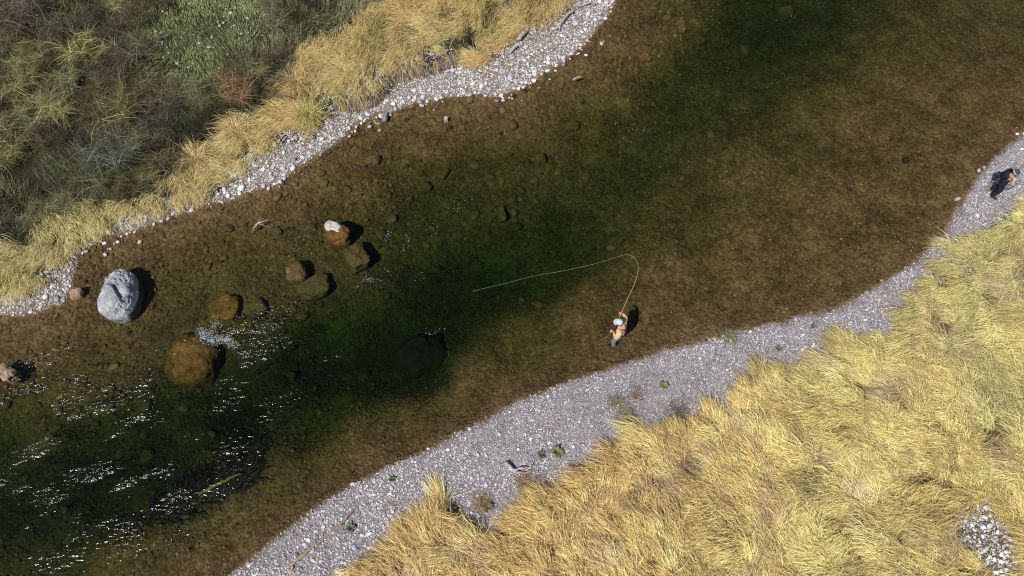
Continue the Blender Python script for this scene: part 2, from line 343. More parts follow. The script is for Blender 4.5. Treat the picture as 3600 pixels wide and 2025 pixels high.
gl = N.new('ShaderNodeBsdfGlossy'); gl.inputs['Roughness'].default_value = .15; L.new(bmp.outputs[0], gl.inputs['Normal'])
tr = N.new('ShaderNodeBsdfTransparent'); ms = N.new('ShaderNodeMixShader')
L.new(fr.outputs[0], ms.inputs[0]); L.new(tr.outputs[0], ms.inputs[1]); L.new(gl.outputs[0], ms.inputs[2]); L.new(ms.outputs[0], out.inputs['Surface'])
va = N.new('ShaderNodeVolumeAbsorption'); va.inputs['Color'].default_value = (.33, .47, .10, 1); va.inputs['Density'].default_value = .85
L.new(va.outputs[0], out.inputs['Volume']); M_WATER = m
water = np_mesh('river_water', WVt, [wf, side, low[::-1][None, :]], [M_WATER], smooth=True)
at = water.data.attributes.new('chop', 'FLOAT', 'POINT'); at.data.foreach_set('value', np.concatenate([chop, np.zeros(len(ring))]).astype(np.float32))
tag(water, 'clear dark green river water flowing across the picture', 'water', kind='structure')

# ------------------------------------------------------------------ pebbles: instanced masses and single cobbles
def pebble_nodes(name, mat):
    ng = bpy.data.node_groups.new(name, 'GeometryNodeTree')
    ng.interface.new_socket('Geometry', in_out='INPUT', socket_type='NodeSocketGeometry'); ng.interface.new_socket('Geometry', in_out='OUTPUT', socket_type='NodeSocketGeometry')
    N, L = ng.nodes, ng.links; gi = N.new('NodeGroupInput'); go = N.new('NodeGroupOutput')
    ico = N.new('GeometryNodeMeshIcoSphere'); ico.inputs['Radius'].default_value = 1; ico.inputs['Subdivisions'].default_value = 2
    nz = N.new('ShaderNodeTexNoise'); nz.inputs['Scale'].default_value = .9; sub = N.new('ShaderNodeVectorMath'); sub.operation = 'SUBTRACT'; sub.inputs[1].default_value = (.5, .5, .5)
    scl = N.new('ShaderNodeVectorMath'); scl.operation = 'SCALE'; scl.inputs['Scale'].default_value = 1.1
    L.new(nz.outputs['Color'], sub.inputs[0]); L.new(sub.outputs[0], scl.inputs[0])
    sp = N.new('GeometryNodeSetPosition'); L.new(ico.outputs[0], sp.inputs['Geometry']); L.new(scl.outputs[0], sp.inputs['Offset'])
    sm = N.new('GeometryNodeSetShadeSmooth'); L.new(sp.outputs[0], sm.inputs[0])
    mt = N.new('GeometryNodeSetMaterial'); mt.inputs['Material'].default_value = mat; L.new(sm.outputs[0], mt.inputs[0])
    ip = N.new('GeometryNodeInstanceOnPoints'); L.new(gi.outputs[0], ip.inputs['Points']); L.new(mt.outputs[0], ip.inputs['Instance'])
    for at, sock in (('rot', 'Rotation'), ('scl', 'Scale')):
        na = N.new('GeometryNodeInputNamedAttribute'); na.data_type = 'FLOAT_VECTOR'; na.inputs['Name'].default_value = at
        if at == 'rot':
            er = N.new('FunctionNodeEulerToRotation'); L.new(na.outputs['Attribute'], er.inputs[0]); L.new(er.outputs[0], ip.inputs[sock])
        else: L.new(na.outputs['Attribute'], ip.inputs[sock])
    L.new(ip.outputs[0], go.inputs[0]); return ng
def pebble_stuff(name, P, S, Rt, C, ng, label, cat, parent=None):
    me = bpy.data.meshes.new(name); me.vertices.add(len(P)); me.vertices.foreach_set('co', P.astype(np.float32).ravel())
    for nm, d in (('rot', Rt), ('scl', S)):
        a = me.attributes.new(nm, 'FLOAT_VECTOR', 'POINT'); a.data.foreach_set('vector', d.astype(np.float32).ravel())
    a = me.attributes.new('col', 'FLOAT_COLOR', 'POINT'); a.data.foreach_set('color', np.c_[C, np.ones(len(C))].astype(np.float32).ravel())
    o = link(bpy.data.objects.new(name, me)); md = o.modifiers.new('pebbles', 'NODES'); md.node_group = ng
    o['kind'] = 'stuff'
    if parent: o.parent = parent
    else: tag(o, label, cat)
    return o
M_PEB = attr_mat('pebble_stone', 'INSTANCER', grain=.25, gscale=2.5, rough=.75)
NG_PEB = pebble_nodes('pebble_scatter', M_PEB)
def scatter(n, box, keep):
    x = rng.uniform(box[0], box[1], n); y = rng.uniform(box[2], box[3], n); k = keep(x, y); return x[k], y[k]
def peb_params(x, y, r, flat=.6, sink=.25):
    z = height(x, y); n = len(x)
    S = np.c_[r * rng.uniform(.9, 1.35, n), r * rng.uniform(.7, 1.0, n), r * rng.uniform(.4, .75, n) * flat / .6]
    Rt = np.c_[rng.normal(0, .25, n), rng.normal(0, .25, n), rng.uniform(0, 6.28, n)]
    return np.c_[x, y, z + S[:, 2] * (.6 - sink)], S, Rt
PAL = np.array([(.46, .44, .47), (.36, .35, .39), (.60, .58, .59), (.24, .23, .26), (.46, .41, .38), (.54, .51, .55), (.17, .16, .19), (.42, .45, .52), (.80, .78, .77)])
def pal(n, w, jit=.12):
    c = PAL[rng.choice(len(PAL), n, p=np.array(w) / sum(w))]; return np.clip(c * rng.normal(1, jit, (n, 1)), .03, .9)
# near bar
x, y = scatter(330000, (-12, 24, 0, 19), lambda x, y: inside(P_NW, x, y) & (sd(NEAR_GR, P_NG, x, y) < .35))
px_, _ = to_px(x, y, .1)
coarse = np.clip(sstep(2400, 900, px_) * (.35 + 1.1 * vn(x * .5, y * .5, 71)) + .5 * sstep(.55, .7, fbm(x * .6, y * .25 + x * .2, 72)), 0, 1.3)
keep = rng.random(len(x)) < (1.0 - .55 * np.clip(coarse, 0, 1)); x, y, coarse = x[keep], y[keep], coarse[keep]
r = (.012 + .010 * rng.random(len(x)) ** 2) * (1 + .75 * coarse)
big = rng.random(len(x)) < .012 + .02 * coarse; r[big] *= rng.uniform(1.6, 2.6, big.sum())
P, S, Rt = peb_params(x, y, r)
C = pal(len(x), (6, 5, 4, 3, 2.5, 4, 2, 3, 1.6)) * (.70 + .34 * vn(x * .6, y * .6, 40) + .28 * fbm(x * 1.8, y * 1.8, 41))[:, None] * (1 - np.array((.10, .13, .20)) * sstep(.5, .75, fbm(x * .9, y * .9, 42))[:, None])
wet = (1 - sstep(.015, .045, P[:, 2] + .012 * rng.random(len(x))))[:, None]; C = C * (1 - wet) + C * np.array((.42, .30, .20)) * wet
k = P[:, 2] > -.03
pebble_stuff('small_gravel', P[k], S[k], Rt[k], C[k], NG_PEB, '', '', BAR_N)
# far bar
x, y = scatter(310000, (-24, 6, 5, 28), lambda x, y: inside(P_FW, x, y) & (sd(FAR_GR, P_FG, x, y) < .5))
k = rng.random(len(x)) < .85; x, y = x[k], y[k]
r = .016 + .030 * rng.random(len(x)) ** 3
P, S, Rt = peb_params(x, y, r); C = pal(len(x), (6, 5, 4, 2.5, 4, 4, 1.5, 4, 1.5)) * 1.02
wet = (1 - sstep(.015, .04, P[:, 2]))[:, None]; C = C * (1 - wet) + C * np.array((.42, .30, .18)) * wet
pebble_stuff('small_gravel', P, S, Rt, C, NG_PEB, '', '', BAR_F)
# riverbed
def bed_col(x, y, n):
    px, py = to_px(x, y, -.5)
    base = np.array((.126, .081, .036)) * rng.uniform(.6, 1.25, (n, 1)) * np.where(rng.random((n, 1)) < .06, .25, 1) * (.7 + .6 * fbm(x * .7, y * .7, 58))[:, None]
    tan = (rng.random((n, 1)) < .16) * sstep(1500, 2900, px)[:, None]
    return base * (1 - tan) + np.array((.27, .20, .105)) * tan * rng.uniform(.7, 1.5, (n, 1)) + 0
x, y = scatter(80000, (-23, 23, 0, 25), lambda x, y: ~inside(P_FW, x, y) & ~inside(P_NW, x, y))
px_, py_ = to_px(x, y, -.5); fine = sstep(1500, 2500, px_ + .6 * (py_ - 700))
shelf = sstep(5.5, 2.5, dist(FAR_WL, x, y)); r = (.024 + .05 * rng.random(len(x)) ** 3) * (1 - .45 * fine) * (1 + .45 * shelf)
kk = rng.random(len(x)) < 1 - .35 * shelf; x, y, r, shelf = x[kk], y[kk], r[kk], shelf[kk]
P, S, Rt = peb_params(x, y, r, .6, .3); bc = bed_col(x, y, len(x)); dg = np.clip((-.4 - P[:, 2]) / 1.1, 0, 1)[:, None]; bc = bc * (1 - dg + dg * np.array((.42, .85, .55))); S[:, 2] *= (.75 - .4 * fine[kk]); P[:, 2] -= S[:, 2] * (.30 + .55 * shelf * rng.random(len(x)) + .35 * fine[kk]); pebble_stuff('bed_gravel', P, S, Rt, bc, NG_PEB, '', '', BED)

# single stones: shared meshes, colour by object
def ico(sub, seed, rough, scale=(1, 1, 1), boxy=0.0, freq=1.1, oct=4):
    bm = bmesh.new(); bmesh.ops.create_icosphere(bm, subdivisions=sub, radius=1)
    off = Vector((seed * 3.7, seed * 1.3, seed * 2.1))
    for v in bm.verts:
        n = v.co.normalized()
        if boxy:
            p = 2 + boxy; q = (abs(n.x) ** p + abs(n.y) ** p + abs(n.z) ** p) ** (-1 / p); n2 = n * q
        else: n2 = n.copy()
        d = 1 + rough * mnoise.fractal(n * freq + off, .8, 2.1, oct, noise_basis='PERLIN_ORIGINAL') 
        v.co = Vector((n2.x * d * scale[0], n2.y * d * scale[1], n2.z * d * scale[2]))
    return bm
def bm_obj(name, bm, mat, parent=None, smooth=True):
    me = bpy.data.meshes.new(name); bm.to_mesh(me); bm.free()
    if smooth: me.shade_smooth()
    if mat: me.materials.append(mat)
    o = link(bpy.data.objects.new(name, me))
    if parent: o.parent = parent
    return o
m, nt, N, L, b = mat_new('cobble_stone')
oi = N.new('ShaderNodeObjectInfo'); tc = N.new('ShaderNodeTexCoord'); nz = N.new('ShaderNodeTexNoise'); nz.inputs['Scale'].default_value = 3; nz.inputs['Detail'].default_value = 6
L.new(tc.outputs['Object'], nz.inputs['Vector']); mr = N.new('ShaderNodeMapRange'); mr.inputs['From Min'].default_value = .3; mr.inputs['From Max'].default_value = .7; mr.inputs['To Min'].default_value = .7; mr.inputs['To Max'].default_value = 1.2
L.new(nz.outputs['Fac'], mr.inputs[0]); sc_ = N.new('ShaderNodeVectorMath'); sc_.operation = 'SCALE'; L.new(oi.outputs['Color'], sc_.inputs[0]); L.new(mr.outputs[0], sc_.inputs['Scale']); L.new(sc_.outputs[0], b.inputs['Base Color']); b.inputs['Roughness'].default_value = .75
M_COB = m
COB = []
for i in range(8):
    o = bm_obj('cobble', ico(2, i + 1, .28, (1, .78, .55), .6 if i % 2 else 1.6), M_COB); COB.append(o.data); bpy.data.objects.remove(o)
def cobbles(xs, ys, rs, cols, parent, name='cobble', sink=.35):
    zs = height(np.array(xs), np.array(ys))
    for i in range(len(xs)):
        o = bpy.data.objects.new(name, COB[i % 8]); link(o); o.parent = parent
        r = rs[i]; o.scale = (r, r * random.uniform(.8, 1.1), r * random.uniform(.75, 1.1)); o.rotation_euler = (random.gauss(0, .15), random.gauss(0, .15), random.uniform(0, 6.28))
        o.location = (xs[i], ys[i], zs[i] + r * .5 * (1 - sink * 1.4)); o.color = (*cols[i], 1)
def spaced(x, y, r, n):
    """drop stones that would sit inside one already placed"""
    kx, ky, kr = [], [], []
    for a, b_, c in zip(x, y, r):
        if len(kx) >= n: break
        if kx and np.min(np.hypot(np.array(kx) - a, np.array(ky) - b_) - (np.array(kr) + c) * .8) < 0: continue
        kx.append(a); ky.append(b_); kr.append(c)
    return kx, ky, kr
# far bar cobbles (the largest ones singly), near bar stones, bed stones
x, y = scatter(60000, (-23, 5.5, 6, 26), lambda x, y: inside(P_FW, x, y) & (sd(FAR_GR, P_FG, x, y) < .15))
dw = dist(FAR_WL, x, y); px_, _ = to_px(x, y, .1)
k = rng.random(len(x)) < (.25 + .75 * np.exp(-dw / .6)) * sstep(-600, 1500, px_) ; x, y = x[k], y[k]
r = .05 + .07 * rng.random(len(x)) ** 2.4
kx, ky, kr = spaced(x, y, r, 300); cc = pal(300, (6, 4, 5, 1, 4, 5, .5, 5, 3)) * 1.08
cobbles(kx, ky, kr, np.clip(cc, 0, .85), BAR_F)
x, y = scatter(9000, (-10, 22, 0, 19), lambda x, y: inside(P_NW, x, y) & (sd(NEAR_GR, P_NG, x, y) < -.1)); kx, ky, kr = spaced(x, y, .022 + .04 * rng.random(len(x)) ** 2, 170)
cobbles(kx, ky, kr, np.clip(pal(170, (3, 2, 5, 1, 3, 5, 1, 3, 6)) * 1.1, 0, .85), BAR_N)
x, y = scatter(9000, (-20, 9, 3, 25), lambda x, y: ~inside(P_FW, x, y) & ~inside(P_NW, x, y) & (dist(FAR_WL, x, y) < 9) & (fbm(x * .5, y * .5, 55) > .47))
kx, ky, kr = spaced(x, y, .06 + .17 * rng.random(len(x)) ** 2.2, 300)
cc = np.array((.10, .065, .026)) * rng.uniform(.55, 1.5, (300, 1)) * np.array([(1, 1, 1) if q else (.85, 1.05, .9) for q in rng.random(300) > .3])
cobbles(kx, ky, kr, cc, BED, 'bed_stone', .75)

# ------------------------------------------------------------------ boulders and distinct stones
def boulder():
    out = [(410,943),(383,965),(365,997),(352,1034),(342,1069),(343,1088),(355,1103),(386,1114),(410,1115),(438,1105),(455,1086),(472,1048),(478,1010),(476,983),(466,957),(448,943)]
    Wp = np.array([W(a, b_, .22)[:2] for a, b_ in out]); c = Wp.mean(0); d = Wp - c
    an = np.arctan2(d[:, 1], d[:, 0]); rr = np.hypot(d[:, 0], d[:, 1]); o_ = np.argsort(an); an, rr = an[o_], rr[o_]
    bm = bmesh.new(); bmesh.ops.create_icosphere(bm, subdivisions=7, radius=1)
    g0, g1 = Vector((-.10, .24)), Vector((.25, -.24)); gd = (g1 - g0).normalized(); gn = Vector((-gd.y, gd.x))
    if gn.x < 0: gn = -gn
    for v in bm.verts:
        n = v.co.normalized(); p = 3.0
        q = (math.hypot(n.x, n.y) ** p + abs(n.z) ** p) ** (-1 / p); s = n * q
        a = math.atan2(s.y, s.x); Rr = float(np.interp(a, an, rr, period=2 * math.pi)); l = min(math.hypot(s.x, s.y), 1)
        X, Y = math.cos(a) * Rr * l, math.sin(a) * Rr * l
        Z = s.z * (.62 if s.z > 0 else .75)
        if s.z > 0:
            Z -= .10 * l * l; Z += .06 * (-X * .4 + Y * .1)
            t = (Vector((X, Y)) - g0).dot(gd) / (g1 - g0).length; sdv = (Vector((X, Y)) - g0).dot(gn)
            w = max(0, min(1, (t + .12) / .2)) * max(0, min(1, (1.12 - t) / .15))
            Z -= .17 * w * max(0, min(1, (sdv + .012) / .03)) * max(0, 1 - sdv / .34)
            br = max(0, min(1, (Y - .12 - .4 * X) / .18)) + max(0, min(1, (X - .02 - .6 * (Y + .55)) / .12)) * max(0, min(1, (-.18 - Y) / .1))
            P3 = Vector((X, Y, Z)) * 7
            cell = mnoise.voronoi(P3 * .9)[0]
            Z += min(br, 1) * ((cell[1] - cell[0]) * .12 - .06 + .07 * mnoise.fractal(P3, .9, 2.2, 4, noise_basis='PERLIN_ORIGINAL'))
        f = 1 + .05 * mnoise.fractal(Vector((X, Y, Z)) * 2.2, .9, 2, 4, noise_basis='PERLIN_ORIGINAL')
        v.co = Vector((X * f, Y * f, Z * f))
    return c, bm
M_BOULDER = rock_mat('grey_granite', (.24, .255, .285), (.50, .52, .56), (.36, .375, .41), 2.6, .7)
c, bm = boulder(); o = bm_obj('boulder', bm, M_BOULDER); o.location = (c[0], c[1], -.04)
tag(o, 'large oval grey boulder standing out of the water near the left bank', 'boulder')

M_AMBER = rock_mat('amber_algae_rock', (.085, .046, .012), (.27, .155, .042), (.17, .092, .022), 2.6, .9)
M_TANW = rock_mat('tan_algae_rock', (.09, .062, .025), (.23, .165, .07), (.15, .105, .042), 3.5, .8)
M_GREENR = rock_mat('green_algae_rock', (.07, .058, .02), (.15, .12, .045), (.105, .085, .032), 2.5, .7)
M_DARKR = rock_mat('dark_bed_rock', (.010, .012, .008), (.035, .035, .02), None, 3, .8)
M_DIM = rock_mat('dim_bed_rock', (.035, .030, .014), (.085, .070, .03), None, 3, .8)
M_OLIVE = rock_mat('olive_bed_rock', (.07, .055, .02), (.17, .125, .05), (.11, .08, .032), 3, .8)
M_RUST = rock_mat('rust_bed_rock', (.12, .065, .025), (.24, .14, .06), None, 3, .8)
M_PALE = rock_mat('pale_rock', (.38, .33, .30), (.66, .62, .60), None, 4, .6)
M_GREYR = rock_mat('grey_slab_rock', (.17, .17, .17), (.33, .32, .31), None, 4, .6)
M_TANR = rock_mat('tan_rock', (.25, .17, .11), (.45, .33, .24), None, 5, .6)
def rock(px, py, top, size, rot, mat, label, boxy=.8, seed=1, rough=.22, name='rock', cat='rock', sub=4, tilt=0):
    """top: height of the rock's top above the water; it is set into the bed below it"""
    p = W(px, py, top - size[2] * .4)
    o = bm_obj(name, ico(sub, seed, rough, (size[0] / 2, size[1] / 2, size[2] / 2), boxy, 1.3, 6), mat)
    o.location = (p[0], p[1], top - size[2] * .5); o.rotation_euler = (tilt, 0, rot)
    return tag(o, label, cat)
def bedz(px, py, up=0):
    z = -.6
    for _ in range(4): p = W(px, py, z + up); z = float(height(p[0:1], p[1:2])[0])
    return z
rock(270, 1033, .16, (.40, .34, .4), .3, M_TANR, 'small tan angular rock between the big grey boulder and the bank', 2.5, 3)
big = rock(690, 1258, -.10, (2.0, 1.95, 2.2), .9, M_AMBER, 'large round amber brown boulder just under the surface beside foam', 0, 14, .12, 'boulder', 'boulder', 6)
e = empty('boulder', W(1182, 810)); tag(e, 'low boulder with a pale dry top and wet brown rim, out of the river', 'boulder')
q = bm_obj('wet_base', ico(5, 12, .2, (.48, .36, .5), .8, 1.3, 6), M_AMBER, e); q.location = (0, -.02, -.36); q.rotation_euler = (0, 0, -.35)
q = bm_obj('dry_cap', ico(5, 13, .22, (.30, .20, .14), .8, 1.6, 6), M_PALE, e); q.location = (-.10, .08, .08); q.rotation_euler = (.1, 0, -.35)
rock(1043, 955, -.06, (.74, .76, .7), .2, M_TANW, 'round brown boulder with its top awash, left of the sunken blocky slab', 1.0, 9, .14, 'boulder', 'boulder', 5)
rock(1254, 902, -.22, (.80, .90, .6), .45, M_OLIVE, 'blocky sunken olive slab below the pale topped boulder', 1.8, 15, .25, 'boulder', 'boulder', 5)
rock(1105, 1010, -.34, (1.1, .80, .5), .5, M_GREENR, 'flat green boulder under deeper water below the round brown boulder', 1.5, 17, .15, 'boulder', 'boulder', 5)
rock(790, 1083, -.28, (1.0, .85, .5), .1, M_AMBER, 'blurred amber boulder under water above the foam', 1.6, 19, .2, 'boulder', 'boulder', 5)
rock(900, 1085, -.42, (.7, .6, .4), .7, M_GREENR, 'small dim green boulder under water right of the amber one', 1.6, 23, .2, 'boulder', 'boulder')
rock(25, 1312, .14, (.62, .44, .5), -.5, M_TANR, 'pale layered rock out of the water at the left edge', 2.5, 21, .25, 'rock', 'rock', 5)
rock(1480, 1250, -1.35, (1.75, 1.35, .7), .5, M_DARKR, 'big dark boulder deep under water below the fly line', 1.2, 27, .25, 'boulder', 'boulder', 5)
rock(3185, 563, bedz(3185, 563) + .20, (.24, .20, .3), 0, M_DARKR, 'small black rock on the shallow bed towards the right edge', 1, 29)
rock(1354, 410, .20, (.20, .34, .34), -.15, M_GREYR, 'narrow dark grey stone block at the far waterline', 5, 31, .14, 'stone')
rock(1366, 386, .14, (.42, .34, .2), .5, M_GREYR, 'flat grey slab lying against the narrow block at the far waterline', 2.5, 33, .15, 'stone')
rock(1568, 420, .07, (.16, .12, .4), .2, M_PALE, 'small white rock tip standing out of the shallows', 1.5, 35)
for (a, b_, up, sx, sy, rt, mt, bx, sdd, lab) in [
    (2395, 95, .12, .34, .62, .1, M_RUST, 4, 41, 'rusty orange slab on the bed at the top of the river'),
    (2265, 203, .22, .52, .40, .2, M_RUST, 1.5, 42, 'rounded orange brown rock on the bed near the upper bank'),
    (2455, 142, .18, .42, .50, .5, M_OLIVE, 3, 43, 'wedge shaped olive slab beside the rusty orange one'),
    (2010, 446, .24, .66, .44, .3, M_OLIVE, 1.2, 44, 'olive humped rock on the bed with a dark foot, mid river'),
    (1898, 560, .32, .44, .40, .2, M_OLIVE, 1.5, 45, 'stubby olive rock throwing a black shadow in mid river'),
    (1552, 610, .18, .50, .46, -.4, M_OLIVE, 3.5, 46, 'squarish olive slab among stones left of mid river'),
    (1310, 565, .26, .62, .40, .2, M_RUST, 1, 47, 'oval reddish brown rock in the far shallows'),
    (1490, 662, .24, .52, .46, .6, M_OLIVE, 2, 48, 'broad olive rock above the white flecked water'),
    (1765, 755, .28, .30, .62, .1, M_OLIVE, 3, 49, 'upright oblong brown slab on the deep bed mid river'),
    (2755, 50, .40, .72, .44, -.2, M_GREENR, 2, 50, 'pale green slab in the deep pool at the top'),
    (2615, 188, .35, .36, .56, .2, M_OLIVE, 2, 51, 'dim olive rock in a dark hollow at the upper right'),
    (2072, 778, .10, .66, .42, .1, M_DIM, 1, 52, 'dark oval flat rock right above the fly line'),
    (1678, 935, .14, .40, .40, .5, M_GREENR, 1.5, 53, 'small yellow green rock just above the fly line'),
    (2830, 85, .12, 1.1, .62, -.1, M_DIM, 1, 54, 'blackish weedy rock in the deep pool at the top'),
    (2350, 450, .14, .36, .30, .2, M_DIM, 1, 56, 'black rock right of the white flecks in mid river'),
    (1806, 800, .16, .62, .34, .3, M_DIM, 1, 57, 'long blackish rock below the upright brown slab'),
    (3097, 990, .05, .13, .11, .2, M_TANR, 1, 58, 'single pale pebble on the brown shallows near the lower waterline'),
    (2850, 1290, .04, .10, .10, .2, M_TANR, 1, 59, None)]:
    if lab is None: continue
    rock(a, b_, bedz(a, b_, up) + up, (sx, sy, max(.3, up * 2)), rt, mt, lab, bx, sdd, .2)
for i, (a, b_, s, lab) in enumerate([(3472, 607, .16, 'white stone in the shallows left of the crouching person, nearest the water'), (3440, 600, .17, 'white stone lying alone in the shallows left of the person on the bar'), (3458, 590, .12, 'smaller white stone at the waterline above the pair left of the person'), (3366, 700, .19, 'long pale stone in the shallows below the person in black')]):
    rock(a, b_, .06, (s, s * .6, .2), .3 + i, M_PALE, lab, 1.5, 60 + i, .2, 'stone', 'stone', 3)

# ------------------------------------------------------------------ grass
M_GRASS = attr_mat('dry_grass', translucent=.22, rough=.5, spec=.45)
def blades(name, x, y, z, ang, Ln, lift, tipz, w, col, label, cat, mid=.5):
    n = len(x); dx, dy = np.cos(ang), np.sin(ang); roll = rng.normal(0, .42, n)
    sx, sy, sz = -dy * np.cos(roll), dx * np.cos(roll), np.sin(roll)
    S = np.c_[sx, sy, sz] * (w / 2)[:, None]
    B = np.c_[x, y, z]; Mi = np.c_[x + dx * Ln * mid, y + dy * Ln * mid, z + lift]
    side = rng.normal(0, .10, n) * Ln
    T = np.c_[x + dx * Ln - dy * side, y + dy * Ln + dx * side, z + tipz]
    V = np.empty((n, 5, 3)); V[:, 0] = B - S * .8; V[:, 1] = B + S * .8; V[:, 2] = Mi + S; V[:, 3] = Mi - S; V[:, 4] = T
    i = np.arange(n)[:, None] * 5
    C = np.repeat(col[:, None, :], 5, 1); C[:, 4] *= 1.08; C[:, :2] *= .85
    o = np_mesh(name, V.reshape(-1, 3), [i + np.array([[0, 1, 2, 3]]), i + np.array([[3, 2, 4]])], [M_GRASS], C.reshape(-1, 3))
    return tag(o, label, cat, kind='stuff')
def clumped(cx_, cy_, per, spread):
    n = len(cx_); x = np.repeat(cx_, per) + rng.normal(0, spread, n * per); y = np.repeat(cy_, per) + rng.normal(0, spread, n * per)
    return x, y, np.repeat(np.arange(n), per)
# near meadow: long, laid over towards the river in waves
xx, yy = scatter(22000, (-7, 23.5, -.8, 19), lambda x, y: (sd(NEAR_GR, P_NG, x, y) > .16 - .5 * (rng.random(len(x)) < .12)))
BARE = W(3460, 1900, .3)
k = np.hypot((xx - BARE[0]) / .9, (yy - BARE[1]) / 1.25) > .6 + .8 * vn(xx * 2.2, yy * 2.2, 90); xx, yy = xx[k], yy[k]
px_, py_ = to_px(xx, yy, .3); kin = (px_ < 3750) & (py_ < 2150); xx, yy = xx[kin], yy[kin]
au, av = xx * -.88 + yy * .47, xx * .47 + yy * .88; hole = vn(au * 1.5 + vn(xx, yy, 95), av * 5 + 1.5 * vn(xx * .7, yy * .7, 96), 93) * .65 + vn(xx * 2.6, yy * 2.6, 94) * .35; k = rng.random(len(xx)) < np.clip((hole - .30) * 4.5, .06, 1) * (.45 + .55 * sstep(.1, .5, sd(NEAR_GR, P_NG, xx, yy))); xx, yy = xx[k], yy[k]
gsx, gsy = scatter(1000, (-8, 24, -2, 19), lambda x, y: sd(NEAR_GR, P_NG, x, y) > -.2); gd2 = (xx[:, None] - gsx[None]) ** 2 + (yy[:, None] - gsy[None]) ** 2; gi_ = gd2.argmin(1); gdist = np.sqrt(gd2.min(1))
g_dir = rng.normal(0, .45, len(gsx))[gi_]; g_len = rng.uniform(.75, 1.35, len(gsx))[gi_]; g_bri = rng.uniform(.78, 1.22, len(gsx))[gi_]; g_dome = rng.uniform(0, .24, len(gsx))[gi_] * np.clip(1 - (gdist / .5) ** 2, 0, 1)
PER = int(370000 / len(xx)); x, y, ci = clumped(xx, yy, PER, .085)
px_, py_ = to_px(xx, yy, .3)
fl = R(152) + (fbm(xx * .28, yy * .28, 81, 3) - .5) * 2.0 + (fbm(xx * 1.3, yy * 1.3, 82, 2) - .5) * .9 + g_dir + R(14) * sstep(2600, 3500, px_)
ang = fl[ci] + rng.normal(0, .27, len(x)) + (rng.random(len(x)) < .08) * rng.normal(0, 1.2, len(x))
cl = rng.uniform(.42, .85, len(xx)) * g_len; ch_ = rng.uniform(.5, 1.25, len(xx)) * (.7 + .7 * fbm(xx * .8, yy * .8, 83, 2))
Ln = cl[ci] * rng.uniform(.45, 1.1, len(x)); lift = (.06 + .36 * rng.random(len(x)) ** 1.5) * ch_[ci] * .8; tz = lift * rng.uniform(-.15, .85, len(x))
ca = np.array((.93, .67, .285)); cb = np.array((.94, .79, .335)); cg = np.array((.72, .65, .30)); cp = np.array((.58, .46, .34))
t = np.clip(sstep(1900, 3100, px_) * .8 + (fbm(xx * .3, yy * .3, 84) - .5) * 1.2, 0, 1)[:, None]
cc = ca * (1 - t) + cb * t
g = (sstep(.52, .66, fbm(xx * .45, yy * .45, 85)) * sstep(2300, 3200, px_))[:, None] * .75; cc = cc * (1 - g) + cg * g
p_ = (sstep(.58, .70, fbm(xx * 1.1, yy * 1.1, 86)) * rng.uniform(.3, 1, len(xx)))[:, None] * .7; cc = cc * (1 - p_) + cp * p_
cc = cc * rng.uniform(.72, 1.22, (len(xx), 1)) * g_bri[:, None]
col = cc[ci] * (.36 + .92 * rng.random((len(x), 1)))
edge = np.exp(-np.maximum(sd(NEAR_GR, P_NG, xx, yy) - .12, 0) / .35); NT = W(1610, 1815, .3); g_dome = g_dome + .14 * edge * vn(xx * 1.3, yy * 1.3, 98) + .26 * np.exp(-((xx - NT[0]) ** 2 + (yy - NT[1]) ** 2) / .16)
zr = height(x, y) + g_dome[ci]
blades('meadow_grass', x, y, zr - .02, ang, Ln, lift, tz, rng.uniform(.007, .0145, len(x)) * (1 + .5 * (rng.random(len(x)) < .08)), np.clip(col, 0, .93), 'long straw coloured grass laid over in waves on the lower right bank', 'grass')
x, y = scatter(60000, (-7, 23, -.5, 18), lambda x, y: (np.abs(sd(NEAR_GR, P_NG, x, y) + .45) < .5) & (rng.random(len(x)) < .55 * np.exp(-np.maximum(-sd(NEAR_GR, P_NG, x, y), 0) / .22)) & inside(P_NW, x, y) & (fbm(x * 1.2, y * 1.2, 97) > .45))
x2, y2 = scatter(90000, (-7, 20, 0, 16), lambda x, y: (np.abs(sd(NEAR_WL, P_NW, x, y) - .95 - .5 * fbm(x * .8, y * .8, 99)) < .05) & (vn(x * 1.5, y * 1.5, 100) > .45) & (sd(NEAR_GR, P_NG, x, y) < 0)); x, y = np.r_[x, x2], np.r_[y, y2]; n_ = len(x)
blades('straw_litter', x, y, height(x, y) + .02, rng.uniform(0, 6.28, n_), rng.uniform(.06, .25, n_), rng.uniform(0, .03, n_), rng.uniform(0, .02, n_), rng.uniform(.006, .012, n_), np.array((.50, .38, .24)) * rng.uniform(.35, 1.2, (n_, 1)), 'loose straw and dead bits strewn on the gravel along the meadow edge', 'straw')
CLEAR = W(735, 120, .9)
def clear_f(x, y): return 1 - sstep(.7, 1.25, np.hypot((x - CLEAR[0]) / 2.4, (y - CLEAR[1]) / 2.3) + (vn(x * .9, y * .9, 111) - .5) * .6)
